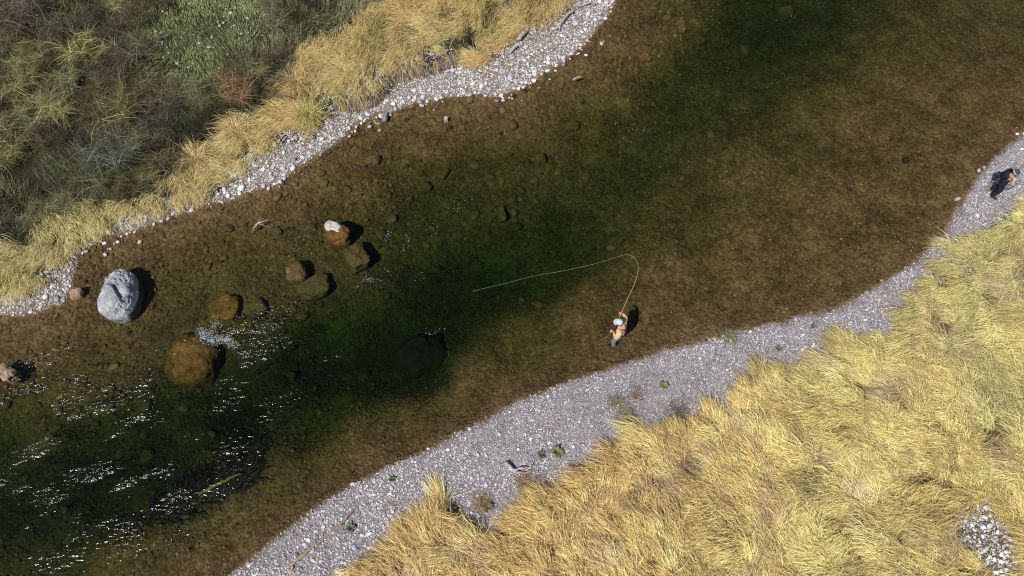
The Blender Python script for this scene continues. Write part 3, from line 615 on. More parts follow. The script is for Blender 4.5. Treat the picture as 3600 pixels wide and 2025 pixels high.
# far golden grass
def far_grass(n, keep, per, L0, L1, h0, h1, cols, label, name, angf, spread=.10):
    xx, yy = scatter(n, (-24, 4, 6, 27), keep); x, y, ci = clumped(xx, yy, per, spread)
    ang = angf(xx, yy)[ci] + rng.normal(0, .38, len(x)); sz = rng.uniform(.6, 1.35, len(xx))[ci] * (1 - .68 * clear_f(x, y))
    cc = cols(xx, yy) * rng.uniform(.72, 1.25, (len(xx), 1)); col = cc[ci] * rng.uniform(.6, 1.25, (len(x), 1))
    lf = rng.uniform(h0, h1, len(x)) * sz; Ln = rng.uniform(L0, L1, len(x)) * sz
    return blades(name, x, y, height(x, y) - .02, ang, Ln, lf, lf * rng.uniform(.5, 1.4, len(x)), rng.uniform(.007, .015, len(x)), np.clip(col, 0, .85), label, 'grass')
def gold(x, y):
    t = vn(x * .5, y * .5, 101)[:, None]; g = sstep(.6, .72, fbm(x * .7, y * .7, 102))[:, None] * .7
    px, _ = to_px(x, y, .5); lf = sstep(900, 300, px)[:, None] * .55
    c = np.array((.88, .62, .27)) * (1 - t) + np.array((.90, .73, .38)) * t
    c = c * (1 - lf) + np.array((.78, .71, .34)) * lf
    return c * (1 - g) + np.array((.36, .38, .11)) * g
def gold_keep(x, y):
    g = sd(FAR_GR, P_FG, x, y); s = sd(SCRUB, P_SC, x, y); cpx, _ = to_px(x, y, .4)
    low = (sd(CUT, P_CUT, x, y) < 0) & (cpx > 1150); dens = np.where(low, (vn(x * 1.3, y * 1.3, 103) > .24), vn(x * .9, y * .9, 104) * .6 + vn(x * 2.5, y * 2.5, 109) * .4 > .30)
    thin = np.where(cpx < 620, vn(x * 1.1, y * 1.1, 106) > .36, True)
    return (g > .05) & (s < .5 * (vn(x * 1.2, y * 1.2, 105) - .4)) & dens & thin
far_grass(17000, gold_keep, 34, .20, .75, .12, .46, gold, 'golden dry grass on the upper left bank', 'golden_grass', lambda x, y: R(250) + (fbm(x * .5, y * .5, 107) - .5) * 5)
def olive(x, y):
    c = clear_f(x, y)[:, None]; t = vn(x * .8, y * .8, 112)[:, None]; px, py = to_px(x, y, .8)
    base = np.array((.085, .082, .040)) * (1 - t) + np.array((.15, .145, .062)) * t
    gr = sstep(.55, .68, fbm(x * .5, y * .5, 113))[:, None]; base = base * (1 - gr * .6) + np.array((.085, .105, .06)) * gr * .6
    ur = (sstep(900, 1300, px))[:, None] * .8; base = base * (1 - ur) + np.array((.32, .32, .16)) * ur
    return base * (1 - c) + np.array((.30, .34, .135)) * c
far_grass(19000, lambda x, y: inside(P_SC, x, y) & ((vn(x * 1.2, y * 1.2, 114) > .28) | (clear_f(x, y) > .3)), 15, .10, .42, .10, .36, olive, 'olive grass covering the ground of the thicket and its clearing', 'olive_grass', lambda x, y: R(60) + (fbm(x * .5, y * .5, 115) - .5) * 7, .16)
for (a, b_, n_, col_, lab) in [(1085, 405, 420, (.50, .46, .16), 'tall yellow green fan of grass near the far cobbles'), (830, 470, 420, (.66, .50, .22), 'large straw coloured fan of grass at the thicket edge'), (1060, 330, 260, (.60, .46, .20), 'spiky golden fan of grass below the purplish shrub'), (690, 560, 300, (.64, .49, .22), 'golden fan of grass lowest beside the dark shrub')]:
    p = W(a, b_, .5); p[2] = float(height(p[0:1], p[1:2])[0]); lf = rng.uniform(.25, .75, n_)
    o = blades('grass_fan', rng.normal(0, .10, n_), rng.normal(0, .10, n_), np.zeros(n_) - .02, rng.uniform(0, 6.28, n_), rng.uniform(.3, 1.0, n_), lf, lf * rng.uniform(.4, 1.2, n_), rng.uniform(.009, .018, n_), np.array(col_) * rng.uniform(.55, 1.35, (n_, 1)), lab, 'grass')
    o['kind'] = 'thing'; o.location = p
# dead roots and grass hanging down the eroded edge
cl_ = OV([(840, 262), (900, 262), (940, 248), (985, 198), (1050, 178), (1105, 163), (1170, 133), (1213, 98), (1222, 66), (1290, 20), (1315, 0)], .45)
seg = np.linspace(0, len(cl_) - 1.001, 9000); i0 = seg.astype(int); f_ = (seg - i0)[:, None]; pp = cl_[i0] * (1 - f_) + cl_[i0 + 1] * f_
tn = cl_[i0 + 1] - cl_[i0]; tn /= np.hypot(tn[:, 0], tn[:, 1])[:, None]; nrm = np.c_[tn[:, 1], -tn[:, 0]]
pp = pp + nrm * rng.normal(-.10, .05, (len(pp), 1)); a_ = np.arctan2(nrm[:, 1], nrm[:, 0]) + rng.normal(0, .35, len(pp))
ss = vn(pp[:, 0] * 1.3, pp[:, 1] * 1.3, 120) > .3; pp, a_ = pp[ss], a_[ss]; n_ = len(pp)
blades('hanging_roots', pp[:, 0], pp[:, 1], height(pp[:, 0], pp[:, 1]) + .02, a_, rng.uniform(.08, .24, n_), rng.uniform(-.10, .06, n_), rng.uniform(-.40, -.16, n_), rng.uniform(.010, .02, n_), np.where((rng.random(n_) < .25 + .5 * (vn(pp[:, 0] * 3, pp[:, 1] * 3, 123) > .6))[:, None], np.array((.50, .36, .18)), np.array((.20, .17, .17))) * rng.uniform(.4, 1.5, (n_, 1)), 'grey dead roots hanging over the eroded bank edge', 'roots')

# ------------------------------------------------------------------ thicket of leafless shrubs
m, nt, N, L, b = mat_new('shrub_twig')
at_ = N.new('ShaderNodeAttribute'); at_.attribute_name = 'col'; oi = N.new('ShaderNodeObjectInfo'); mx = N.new('ShaderNodeVectorMath'); mx.operation = 'MULTIPLY'
L.new(at_.outputs['Color'], mx.inputs[0]); L.new(oi.outputs['Color'], mx.inputs[1]); L.new(mx.outputs[0], b.inputs['Base Color']); b.inputs['Roughness'].default_value = .8
M_TWIG = m
def shrub_proto(seed, ntw=1350):
    rs = random.Random(seed); V, F = [], []; stems = []
    for k in range(11):
        a = rs.uniform(0, 6.28); lean = rs.uniform(.15, .85); p = Vector((rs.gauss(0, .10), rs.gauss(0, .10), -.05)); d = Vector((math.cos(a) * lean, math.sin(a) * lean, 1)).normalized()
        pts = [p.copy()]; H_ = rs.uniform(.8, 1.35)
        for s in range(6):
            d = (d + Vector((rs.gauss(0, .16), rs.gauss(0, .16), -.05))).normalized(); p = p + d * H_ / 6; pts.append(p.copy())
        stems.append(pts); tube_geo(pts, [.022 * (1 - .13 * i) for i in range(7)], 4, V, F, False)
    st = np_mesh('stem', np.array([tuple(v) for v in V]), [np.array(F)], [M_TWIG], np.tile((.10, .08, .06), (len(V), 1)))
    TV, TF, TC = [], [], []
    for k in range(ntw):
        s = rs.choice(stems); u = rs.uniform(1.2, 5.99); i = int(u); p = s[i].lerp(s[i + 1], u - i)
        out = Vector((p.x, p.y, 0)); out = out.normalized() if out.length > .05 else Vector((rs.gauss(0, 1), rs.gauss(0, 1), 0)).normalized()
        d = (out * rs.uniform(0, .9) + Vector((rs.gauss(0, .65), rs.gauss(0, .65), rs.uniform(-.25, .8)))).normalized(); l = rs.uniform(.18, .62); w = rs.uniform(.004, .010)
        bend = Vector((rs.gauss(0, .12), rs.gauss(0, .12), rs.gauss(-.05, .1))) * l
        q0, q1, q2 = p, p + d * l * .5 + bend, p + d * l + bend * .4
        sd_ = d.cross(Vector((rs.gauss(0, 1), rs.gauss(0, 1), rs.gauss(0, 1)))).normalized() * w / 2
        bi = len(TV); TV += [q0 - sd_, q0 + sd_, q1 + sd_ * .8, q1 - sd_ * .8, q2 + sd_ * .3, q2 - sd_ * .3]
        TF += [(bi, bi + 1, bi + 2, bi + 3), (bi + 3, bi + 2, bi + 4, bi + 5)]
        g = rs.uniform(.5, 1.5); c = rs.choice([(.17, .155, .085), (.13, .11, .07), (.21, .195, .11), (.085, .07, .05), (.17, .175, .13)]); TC += [tuple(g * q for q in c)] * 6
    for k in range(130):
        s = rs.choice(stems); u = rs.uniform(2.0, 5.99); i = int(u); p = s[i].lerp(s[i + 1], u - i); a = rs.uniform(0, 6.28); l = rs.uniform(.5, 1.1); w = rs.uniform(.009, .016)
        d = Vector((math.cos(a), math.sin(a), rs.uniform(.1, .7))).normalized(); cv = Vector((-d.y, d.x, 0)) * rs.gauss(0, .25) * l; sd_ = d.cross(Vector((rs.gauss(0, 1), rs.gauss(0, 1), rs.gauss(0, 1)))).normalized() * w / 2
        bi = len(TV)
        for t in (0, .33, .66, 1):
            q = p + d * l * t + cv * t * t - Vector((0, 0, .45 * l * t * t)); ww = sd_ * (1 - .75 * t); TV += [q - ww, q + ww]
        TF += [(bi + 2 * j, bi + 2 * j + 1, bi + 2 * j + 3, bi + 2 * j + 2) for j in range(3)]
        g = rs.uniform(.8, 1.9); TC += [tuple(g * q for q in rs.choice([(.24, .23, .16), (.26, .24, .19), (.20, .20, .16)]))] * 8
    tw = np_mesh('crown', np.array([tuple(v) for v in TV]), [np.array(TF)], [M_TWIG], np.array(TC))
    ms_, mt_ = st.data, tw.data; bpy.data.objects.remove(st); bpy.data.objects.remove(tw); return ms_, mt_
PROTO = [shrub_proto(s) for s in range(6)]
def shrub(p, s, tint, label, group=None, squash=1.0):
    e = empty('leafless_shrub', p); tag(e, label, 'shrub', group); k = random.randrange(6)
    e.rotation_euler = (0, 0, random.uniform(0, 6.28)); e.scale = (s, s, s * squash)
    for nm, me in zip(('stem', 'crown'), PROTO[k]):
        o = link(bpy.data.objects.new(nm, me)); o.parent = e; o.color = (*tint, 1)
    return e
named = [((850, 310), .9, (1.35, .85, .62), 'reddish brown leafless shrub above the fan of golden grass'), ((400, 545), 1.15, (.75, .85, .92), 'blue grey leafless shrub low in the thicket above the golden grass'),
    ((590, 420), 1.0, (.5, .45, .45), 'dark leafless shrub with black shadow beside the golden grass'), ((460, 390), 1.1, (1.0, .95, .55), 'yellowish leafless shrub in the middle of the thicket'),
    ((990, 300), .85, (.75, .65, .7), 'purplish leafless shrub at the meadow edge of the thicket'), ((180, 640), .85, (.45, .45, .5), 'dark bare shrub at the lower edge of the thicket'),
    ((25, 740), .8, (.55, .5, .45), 'dark shrub at the left edge beside the golden grass'), ((120, 60), 1.2, (.7, .6, .65), 'dark shrub in the upper left corner'),
    ((500, 180), 1.0, (.85, .8, .7), 'shrub just left of the green clearing'), ((980, 60), .8, (.9, .9, .75), 'small shrub right of the green clearing near the top')]
pts = []
for (a, b_), s, tint, lab in named:
    p = W(a, b_ + 25, .9); z = float(height(p[0:1], p[1:2])[0]); p = W(a, b_ + 20, z); pts.append(p[:2]); shrub((p[0], p[1], z - .02), s, tint, lab)
xx, yy = scatter(6000, (-23, -5, 9, 26), lambda x, y: (sd(SCRUB, P_SC, x, y) > .25) & (clear_f(x, y) < .12) & (to_px(x, y, .8)[0] < 960 + 160 * vn(x, y, 119)))
n_s = 0
for a, b_ in zip(xx, yy):
    if min(math.hypot(a - q[0], b_ - q[1]) for q in pts) < 1.0: continue
    if n_s >= 92: break
    pts.append((a, b_)); n_s += 1; z = float(height(np.array([a]), np.array([b_]))[0]); t = random.random(); g = random.uniform(.65, 1.2)
    tint = [(1.05, 1.05, .62), (.66, .58, .40), (1.45, 1.40, .80), (.95, 1.0, .70), (.26, .24, .22), (.50, .44, .32)][(ti := random.randrange(6))]; hue = ['olive yellow', 'brown', 'pale straw', 'grey green', 'blackish', 'dark brown'][ti]
    shrub((a, b_, z - .02), random.uniform(.6, 1.05), tuple(g * q for q in tint), hue + ' leafless shrub grown into the dense thicket on the upper left bank', hue + ' shrubs of the thicket', random.uniform(.6, 1.0))
# pale stones in the clearing and in the bare patch of the near meadow
x, y = scatter(900, (-19, -7, 14, 26), lambda x, y: (clear_f(x, y) > .35)); kx, ky, kr = spaced(x, y, .03 + .04 * rng.random(len(x)) ** 2, 90)
cobbles(kx, ky, kr, np.clip(pal(90, (4, 3, 4, 0, 5, 5, 0, 3, 1)) * .85, 0, .7), SCRUB_F, 'stone', 0)
x, y = scatter(700, (BARE[0] - .8, BARE[0] + .8, BARE[1] - 1.2, BARE[1] + 1.2), lambda x, y: np.hypot((x - BARE[0]) / .7, (y - BARE[1]) / 1.15) < 1); kx, ky, kr = spaced(x, y, .03 + .05 * rng.random(len(x)), 70)
cobbles(kx, ky, kr, np.clip(pal(70, (2, 2, 4, 1, 2, 4, 0, 4, 5)) * 1.05, 0, .8), GRASS_N, 'stone', 0)

x, y = scatter(5200, (BARE[0] - 1.3, BARE[0] + 1.3, BARE[1] - 1.7, BARE[1] + 1.7), lambda x, y: np.hypot((x - BARE[0]) / .95, (y - BARE[1]) / 1.3) < 1 + .3 * vn(x * 3, y * 3, 131))
P, S, Rt = peb_params(x, y, .012 + .028 * rng.random(len(x)) ** 3); pebble_stuff('small_gravel', P, S, Rt, pal(len(x), (5, 5, 3, 3, 4, 4, 2, 5, 1.5)) * .95, NG_PEB, '', '', GRASS_N)
# stones standing in the shallows just off the far cobbles
x, y = scatter(30000, (-20, 5.5, 6, 26), lambda x, y: ~inside(P_FW, x, y) & (dist(FAR_WL, x, y) < .5) & (rng.random(len(x)) < np.exp(-dist(FAR_WL, x, y) / .16)) & (fbm(x * .8, y * .8, 133) > .5))
kx, ky, kr = spaced(x, y, .04 + .055 * rng.random(len(x)) ** 2, 70); cobbles(kx, ky, kr, np.clip(pal(70, (4, 2, 5, .5, 5, 5, .3, 3, 5)), 0, .8), BAR_F, 'shore_stone', 0)
# ------------------------------------------------------------------ driftwood, sunken wood
M_DRIFT = simple('bleached_driftwood', (.36, .32, .29), .8, .35, 9, .5)
M_STICK = simple('weathered_stick', (.30, .22, .14), .8, .35, 12, .5)
M_BRUSH = simple('waterlogged_wood', (.014, .012, .008), .8, .4, 12, .3)
M_SUNKLOG = simple('sunken_log_wood', (.16, .13, .06), .8, .3, 9, .4)
M_ROOT = simple('grey_root_wood', (.40, .36, .36), .8, .35, 9, .5)
def ground_pt(a, b_, up):
    z = .2
    for _ in range(5): p = W(a, b_, z + up); z = float(height(p[0:1], p[1:2])[0])
    return W(a, b_, z + up)
def bough(pxs, ups, rads, jit=.012, sub=4):
    P_ = [Vector(ground_pt(a, b_, u)) for (a, b_), u in zip(pxs, ups)]; pts, rr = [], []
    for i in range(len(P_) - 1):
        for k in range(sub):
            t = k / sub; pts.append(P_[i].lerp(P_[i + 1], t) + Vector((random.gauss(0, jit), random.gauss(0, jit), random.gauss(0, jit * .5)))); rr.append((rads[i] * (1 - t) + rads[i + 1] * t) * random.uniform(.88, 1.12))
    pts.append(P_[-1]); rr.append(rads[-1]); return pts, rr
def driftwood(name, label, cat, mat, trunk, branches=()):
    """trunk and each branch: (pixels, heights above the ground, radii)"""
    t, r = bough(*trunk); o = t[0].copy(); e = empty(name, o); tag(e, label, cat)
    V, F = tube_geo([p - o for p in t], r, 8); new_mesh('trunk', V, F, mat, e, True)
    for br in branches:
        t, r = bough(*br); V, F = tube_geo([p - o for p in t], r, 6); new_mesh('branch', V, F, mat, e, True)
    return e
driftwood('driftwood_pole', 'long thin forked driftwood pole lying on the gravel at the bottom', 'driftwood', M_STICK,
    ([(1024, 1984), (1040, 1970), (1082, 1936), (1128, 1899), (1188, 1850), (1232, 1804)], [.05, .06, .06, .06, .07, .14], [.055, .045, .036, .034, .026, .016]),
    [([(1188, 1850), (1204, 1849), (1222, 1841)], [.07, .08, .10], [.018, .014, .008]), ([(1024, 1984), (1029, 1998), (1019, 2026)], [.05, .04, .05], [.04, .03, .012])])
driftwood('driftwood_snag', 'gnarled grey driftwood snag with curved branches on the gravel bar', 'driftwood', M_ROOT,
    ([(1773, 1627), (1783, 1631), (1794, 1643), (1806, 1654), (1821, 1661)], [.06, .16, .16, .12, .09], [.03, .055, .065, .05, .035]),
    [([(1806, 1654), (1832, 1646), (1855, 1650), (1865, 1640), (1866, 1628)], [.10, .20, .17, .20, .26], [.03, .022, .02, .018, .007]), ([(1806, 1655), (1827, 1660), (1849, 1663), (1866, 1653)], [.10, .10, .13, .18], [.03, .022, .018, .007]),
     ([(1806, 1656), (1811, 1666), (1822, 1678)], [.10, .07, .05], [.028, .02, .008]), ([(1812, 1660), (1835, 1671), (1850, 1668)], [.08, .06, .08], [.022, .016, .008]), ([(1775, 1628), (1760, 1632), (1748, 1637)], [.08, .10, .06], [.02, .012, .005])])
driftwood('driftwood_log', 'bleached driftwood log with a flared root on the far cobbles', 'driftwood', M_DRIFT,
    ([(2015, 37), (1998, 50), (1987, 61), (1964, 90)], [.16, .13, .12, .12], [.045, .06, .07, .08]),
    [([(1964, 90), (1950, 84), (1942, 86)], [.12, .12, .05], [.06, .04, .015]), ([(1964, 90), (1956, 100), (1952, 108)], [.12, .1, .03], [.05, .03, .012]), ([(1964, 90), (1968, 102), (1966, 110)], [.12, .1, .03], [.05, .03, .012])])
driftwood('driftwood_log', 'short pale driftwood log half sunk in golden grass at the far bank', 'driftwood', M_DRIFT, ([(1845, 112), (1832, 126), (1824, 140)], [.22, .20, .17], [.075, .09, .07]))
driftwood('driftwood_log', 'smaller pale log end below the short log on the far bank', 'driftwood', M_DRIFT, ([(1816, 158), (1804, 170), (1792, 184)], [.14, .13, .10], [.07, .07, .05]))
driftwood('driftwood_branch', 'dark branch lying in the golden grass at the top edge', 'driftwood', M_STICK, ([(1926, 14), (1912, 36), (1890, 60)], [.35, .38, .30], [.04, .035, .015]), [([(1912, 36), (1900, 34), (1893, 40)], [.38, .4, .36], [.02, .015, .006])])
driftwood('driftwood_branch', 'bleached branch with twigs on the cobbles at the top edge', 'driftwood', M_DRIFT, ([(2037, 22), (2070, 10), (2095, 8), (2128, 24)], [.10, .14, .14, .08], [.03, .04, .035, .012]), [([(2080, 9), (2100, 16), (2112, 30)], [.14, .14, .1], [.02, .014, .006])])
driftwood('floating_stick', 'pale stick lying in the far shallows by itself', 'stick', M_DRIFT, ([(2013, 281), (2026, 274), (2045, 268)], [.36, .38, .40], [.03, .035, .02]))
driftwood('sunken_branch', 'thin forked branch poking out of the left shallows', 'branch', M_DRIFT, ([(884, 818), (893, 800), (905, 786), (925, 778), (947, 770)], [.15, .35, .45, .5, .42], [.012, .022, .024, .018, .008]), [([(905, 786), (925, 790), (950, 800)], [.45, .35, .2], [.016, .012, .006]), ([(900, 790), (912, 772), (930, 765)], [.45, .5, .4], [.012, .01, .005])])
e = driftwood('sunken_log', 'thin pale log under water with dark brush caught on it', 'log', M_SUNKLOG, ([(700, 1735), (727, 1723), (760, 1704), (792, 1688), (850, 1666)], [.25, .35, .4, .4, .35], [.035, .05, .055, .05, .025]))
o0 = Vector(e.location); V, F = [], []
for k in range(1000):
    t = random.random(); c_ = (560 + 300 * t + random.gauss(0, 26), 1800 - 150 * t + random.gauss(0, 22)); p = Vector(ground_pt(c_[0], c_[1], 0)) - o0
    a = random.gauss(.55, .5); l = random.uniform(.25, .9); d = Vector((math.cos(a), math.sin(a), random.uniform(-.05, .35)))
    tube_geo([p, p + d * l * .5 + Vector((0, 0, random.uniform(.05, .25))), p + d * l], [.030, .026, .008], 3, V, F, False)
new_mesh('caught_brush', V, F, M_BRUSH, e)
e = empty('sunken_brush', ground_pt(480, 1845, 0)); tag(e, 'small dark clump of brush on the bed at the lower left', 'brush')
V, F = [], []
for k in range(90):
    p = Vector((random.gauss(0, .28), random.gauss(0, .10), 0)); a = random.gauss(-.4, .5); l = random.uniform(.2, .5); d = Vector((math.cos(a), math.sin(a), random.uniform(0, .4)))
    tube_geo([p, p + d * l * .5 + Vector((0, 0, .08)), p + d * l], [.02, .016, .006], 3, V, F, False)
new_mesh('twigs', V, F, M_BRUSH, e)

# ------------------------------------------------------------------ weeds and tufts on the near gravel bar
M_LEAF = simple('weed_leaf', (.075, .10, .048), .6, .35, 14, .2)
M_LEAFY = simple('pale_weed_leaf', (.135, .15, .07), .6, .3, 14, .2)
leafme = {}
def leaf_mesh(mat, L_, w):
    key = (mat.name, L_, w)
    if key not in leafme:
        V = [(0, 0, 0), (L_ * .35, w * .5, .04), (L_ * .35, -w * .5, .04), (L_ * .35, 0, .02), (L_ * .75, w * .42, .03), (L_ * .75, -w * .42, .03), (L_ * .75, 0, .01), (L_, 0, -.01)]
        F = [(0, 3, 1), (0, 2, 3), (1, 3, 6, 4), (3, 2, 5, 6), (4, 6, 7), (6, 5, 7)]
        o = new_mesh('leaf', V, F, mat, None, True); leafme[key] = o.data; bpy.data.objects.remove(o)
    return leafme[key]
for (a, b_, s, n_, mt, lab) in [(1957, 1589, .26, 16, M_LEAFY, 'big round rosette weed on the gravel right of the driftwood snag'), (1902, 1600, .17, 11, M_LEAF, 'darker small weed just left of the round rosette weed'), (1236, 1857, .20, 10, M_LEAF, 'broad leaved weed beside the forked driftwood pole'),
     (1377, 1684, .15, 9, M_LEAF, 'little weed on open gravel left of the driftwood snag'), (2333, 1357, .19, 10, M_LEAFY, 'round green weed alone on the middle of the gravel bar'), (2737, 1228, .15, 9, M_LEAF, 'green weed on the narrow part of the gravel bar'), (2856, 1150, .13, 9, M_LEAF, 'tiny green weed highest along the gravel bar'), (2580, 1200, .15, 8, M_LEAFY, 'olive weed near the waterline of the gravel bar'), (1716, 1785, .2, 12, M_LEAF, 'bright green weed in the shaded notch of the grass edge'), (2640, 1292, .13, 8, M_LEAF, 'small weed close to the grass on the gravel bar')]:
    p = ground_pt(a, b_, .01); e = empty('rosette_weed', p); tag(e, lab, 'weed', 'weeds on the gravel bar')
    for k in range(n_):
        o = link(bpy.data.objects.new('leaf', leaf_mesh(mt, .26, .11))); o.parent = e; g = s / .26 * random.uniform(.7, 1.1)
        o.scale = (g, g, g); o.rotation_euler = (0, -random.uniform(.1, .9), k * 2.4 + random.gauss(0, .2)); o.location = (0, 0, .01 + .002 * k)
def tuft(a, b_, n_, rad, col, lab, H=.22):
    p = ground_pt(a, b_, 0); x = rng.normal(0, rad * .5, n_); y = rng.normal(0, rad * .5, n_)
    lf = rng.uniform(.03, H, n_); o = blades('dry_tuft', x, y, np.zeros(n_), rng.uniform(0, 6.28, n_), rng.uniform(.1, .32, n_), lf, lf * rng.uniform(.3, 1.3, n_), rng.uniform(.006, .013, n_), np.array(col) * rng.uniform(.6, 1.3, (n_, 1)), lab, 'grass tuft')
    o['kind'] = 'thing'; o.location = p; o['group'] = 'dry tufts on the gravel bar'
tuft(2205, 1468, 260, .28, (.30, .24, .15), 'spread dry brown tuft on the gravel bar near the grass edge'); tuft(2165, 1415, 160, .22, (.27, .26, .15), 'olive dry tuft above the spread brown tuft')
tuft(2385, 1450, 240, .34, (.22, .17, .14), 'dark brown tuft close against the meadow edge'); tuft(1850, 1700, 320, .34, (.36, .24, .13), 'rusty dry tuft below the driftwood snag'); tuft(1880, 1745, 260, .3, (.45, .33, .15), 'golden dry tuft between the snag and the meadow')
tuft(2240, 1390, 140, .22, (.30, .22, .17), 'faint pinkish tuft on the gravel bar by the olive one'); tuft(1690, 1765, 200, .22, (.38, .25, .12), 'orange tuft in the shaded notch of the grass edge'); tuft(2930, 1395, 200, .28, (.36, .30, .15), 'tuft at the foot of the meadow below the upper gravel')
tuft(2560, 1185, 150, .25, (.22, .24, .12), 'thin greenish tuft by the olive weed at the waterline')

# ------------------------------------------------------------------ foam around the big brown boulder, and mid-river ripple glints painted as white bits
x, y = [], []
for path, w_, n_ in [([(702, 1158), (728, 1168), (755, 1145), (762, 1125)], 10, 200), ([(703, 1165), (722, 1185), (745, 1205), (770, 1190), (800, 1190)], 11, 800), ([(790, 1188), (812, 1202), (832, 1222)], 8, 240), ([(845, 1240), (862, 1250), (880, 1245)], 7, 45), ([(840, 1200), (880, 1215), (900, 1250)], 12, 25), ([(860, 1160), (940, 1175), (1030, 1208)], 8, 30), ([(880, 1130), (930, 1140), (980, 1150)], 10, 40), ([(1280, 978), (1300, 982), (1330, 985)], 6, 60), ([(1340, 840), (1362, 830), (1370, 815)], 7, 40), ([(1420, 880), (1430, 850), (1432, 820)], 7, 45), ([(2180, 510), (2215, 480), (2260, 450)], 22, 30), ([(1600, 740), (1625, 725), (1655, 715)], 14, 22), ([(1500, 780), (1530, 800), (1545, 830)], 14, 30), ([(1490, 1165), (1520, 1170), (1550, 1152)], 6, 25), ([(1090, 830), (1060, 860), (1010, 880)], 22, 30), ([(2420, 600), (2440, 580)], 18, 12), ([(2740, 60), (2790, 40), (2780, 80)], 22, 12)]:
    pw = np.array([W(a, b_, .05)[:2] for a, b_ in path]); t = rng.uniform(0, len(path) - 1.001, n_); i = t.astype(int); f_ = (t - i)[:, None]
    q = pw[i] * (1 - f_) + pw[i + 1] * f_ + rng.normal(0, w_ / 105, (n_, 2)); x.append(q[:, 0]); y.append(q[:, 1])
x, y = np.concatenate(x), np.concatenate(y); n_ = len(x); r = .002 + .008 * rng.random(n_) ** 2
zz = .02 + .07 * np.exp(-(((x - bp_[0]) / .5) ** 2 + ((y - bp_[1]) / .35) ** 2)) 
pebble_stuff('foam', np.c_[x, y, zz], np.c_[r * rng.uniform(.8, 2.2, n_), r, r * .5], np.c_[np.zeros((n_, 2)), .35 + rng.normal(0, .6, n_)], np.tile((.50, .54, .60), (n_, 1)), NG_PEB, 'white foam curling off the big brown boulder, and ripple glints painted as white bits in mid river', 'foam')

# ------------------------------------------------------------------ people
M_SKIN = simple('skin', (.55, .27, .17), .5, .08, 8, 0)
M_SHIRT = simple('tan_shirt_cloth', (.60, .38, .21), .85, .14, 14, .5)
M_WADER = simple('grey_wader_cloth', (.17, .17, .19), .7, .12, 10, .3)
M_NAVY = simple('navy_wader_cloth', (.012, .014, .026), .7, .3, 10, .3)
M_STRAP = simple('dark_strap', (.03, .022, .035), .7, .2, 20, .2)
M_CAP = simple('pale_cap_cloth', (.46, .52, .57), .8, .06, 18, .2)
M_BRIM = simple('beige_brim_cloth', (.52, .48, .44), .8, .06, 18, .2)
M_HAIR = simple('dark_hair', (.03, .025, .025), .7, .2, 20, .2)
M_OLIVESH = simple('olive_shirt_cloth', (.20, .20, .16), .85, .15, 14, .4)
M_BLUECAP = simple('blue_cap_cloth', (.035, .055, .09), .8, .2, 18, .2)
M_BAG = simple('blue_grey_bag_cloth', (.12, .135, .18), .8, .15, 12, .3)
M_BOOT = simple('black_boot_rubber', (.02, .022, .02), .6, .2, 12, .2)
M_CORK = simple('cork_grip', (.42, .27, .14), .8, .15, 30, .2)
M_ROD = simple('rod_blank', (.46, .40, .20), .4, .1, 10, 0)
M_REEL = simple('dark_reel_metal', (.04, .04, .05), .35, .1, 10, 0, .5)
M_LINE = simple('pale_fly_line', (.38, .36, .23), .5, .05, 10, 0)
def skin(name, chains, mat, parent, sub=2):
    """chains: lists of (point, radius) that start at an existing joint; first chain holds the root"""
    V, E_, Rd, seen = [], [], [], {}
    def vid(p, r):
        k = tuple(round(q, 4) for q in p)
        if k not in seen: seen[k] = len(V); V.append(k); Rd.append(r)
        return seen[k]
    for c_ in chains:
        ids = [vid(p, r) for p, r in c_]; E_ += list(zip(ids[:-1], ids[1:]))
    me = bpy.data.meshes.new(name); me.from_pydata(V, E_, []); me.update(); o = link(bpy.data.objects.new(name, me)); o.parent = parent
    md = o.modifiers.new('skin', 'SKIN'); md.use_smooth_shade = True
    for i, sv in enumerate(me.skin_vertices[0].data):
        r = Rd[i]; sv.radius = r if isinstance(r, tuple) else (r, r); sv.use_root = (i == 0)
    ss_ = o.modifiers.new('smooth', 'SUBSURF'); ss_.levels = ss_.render_levels = sub
    me.materials.append(mat); return o
def lathe(name, prof, mat, parent, n=20, sc=(1, 1), loc=(0, 0, 0), rot=(0, 0, 0)):
    V, F = [], []
    for r, z in prof:
        for k in range(n): q = 2 * math.pi * k / n; V.append((r * math.cos(q) * sc[0], r * math.sin(q) * sc[1], z))
    for i in range(len(prof) - 1):
        for k in range(n): F.append((i * n + k, i * n + (k + 1) % n, (i + 1) * n + (k + 1) % n, (i + 1) * n + k))
    F.append(tuple((len(prof) - 1) * n + k for k in range(n))); o = new_mesh(name, V, F, mat, parent, True); o.location = loc; o.rotation_euler = rot; return o
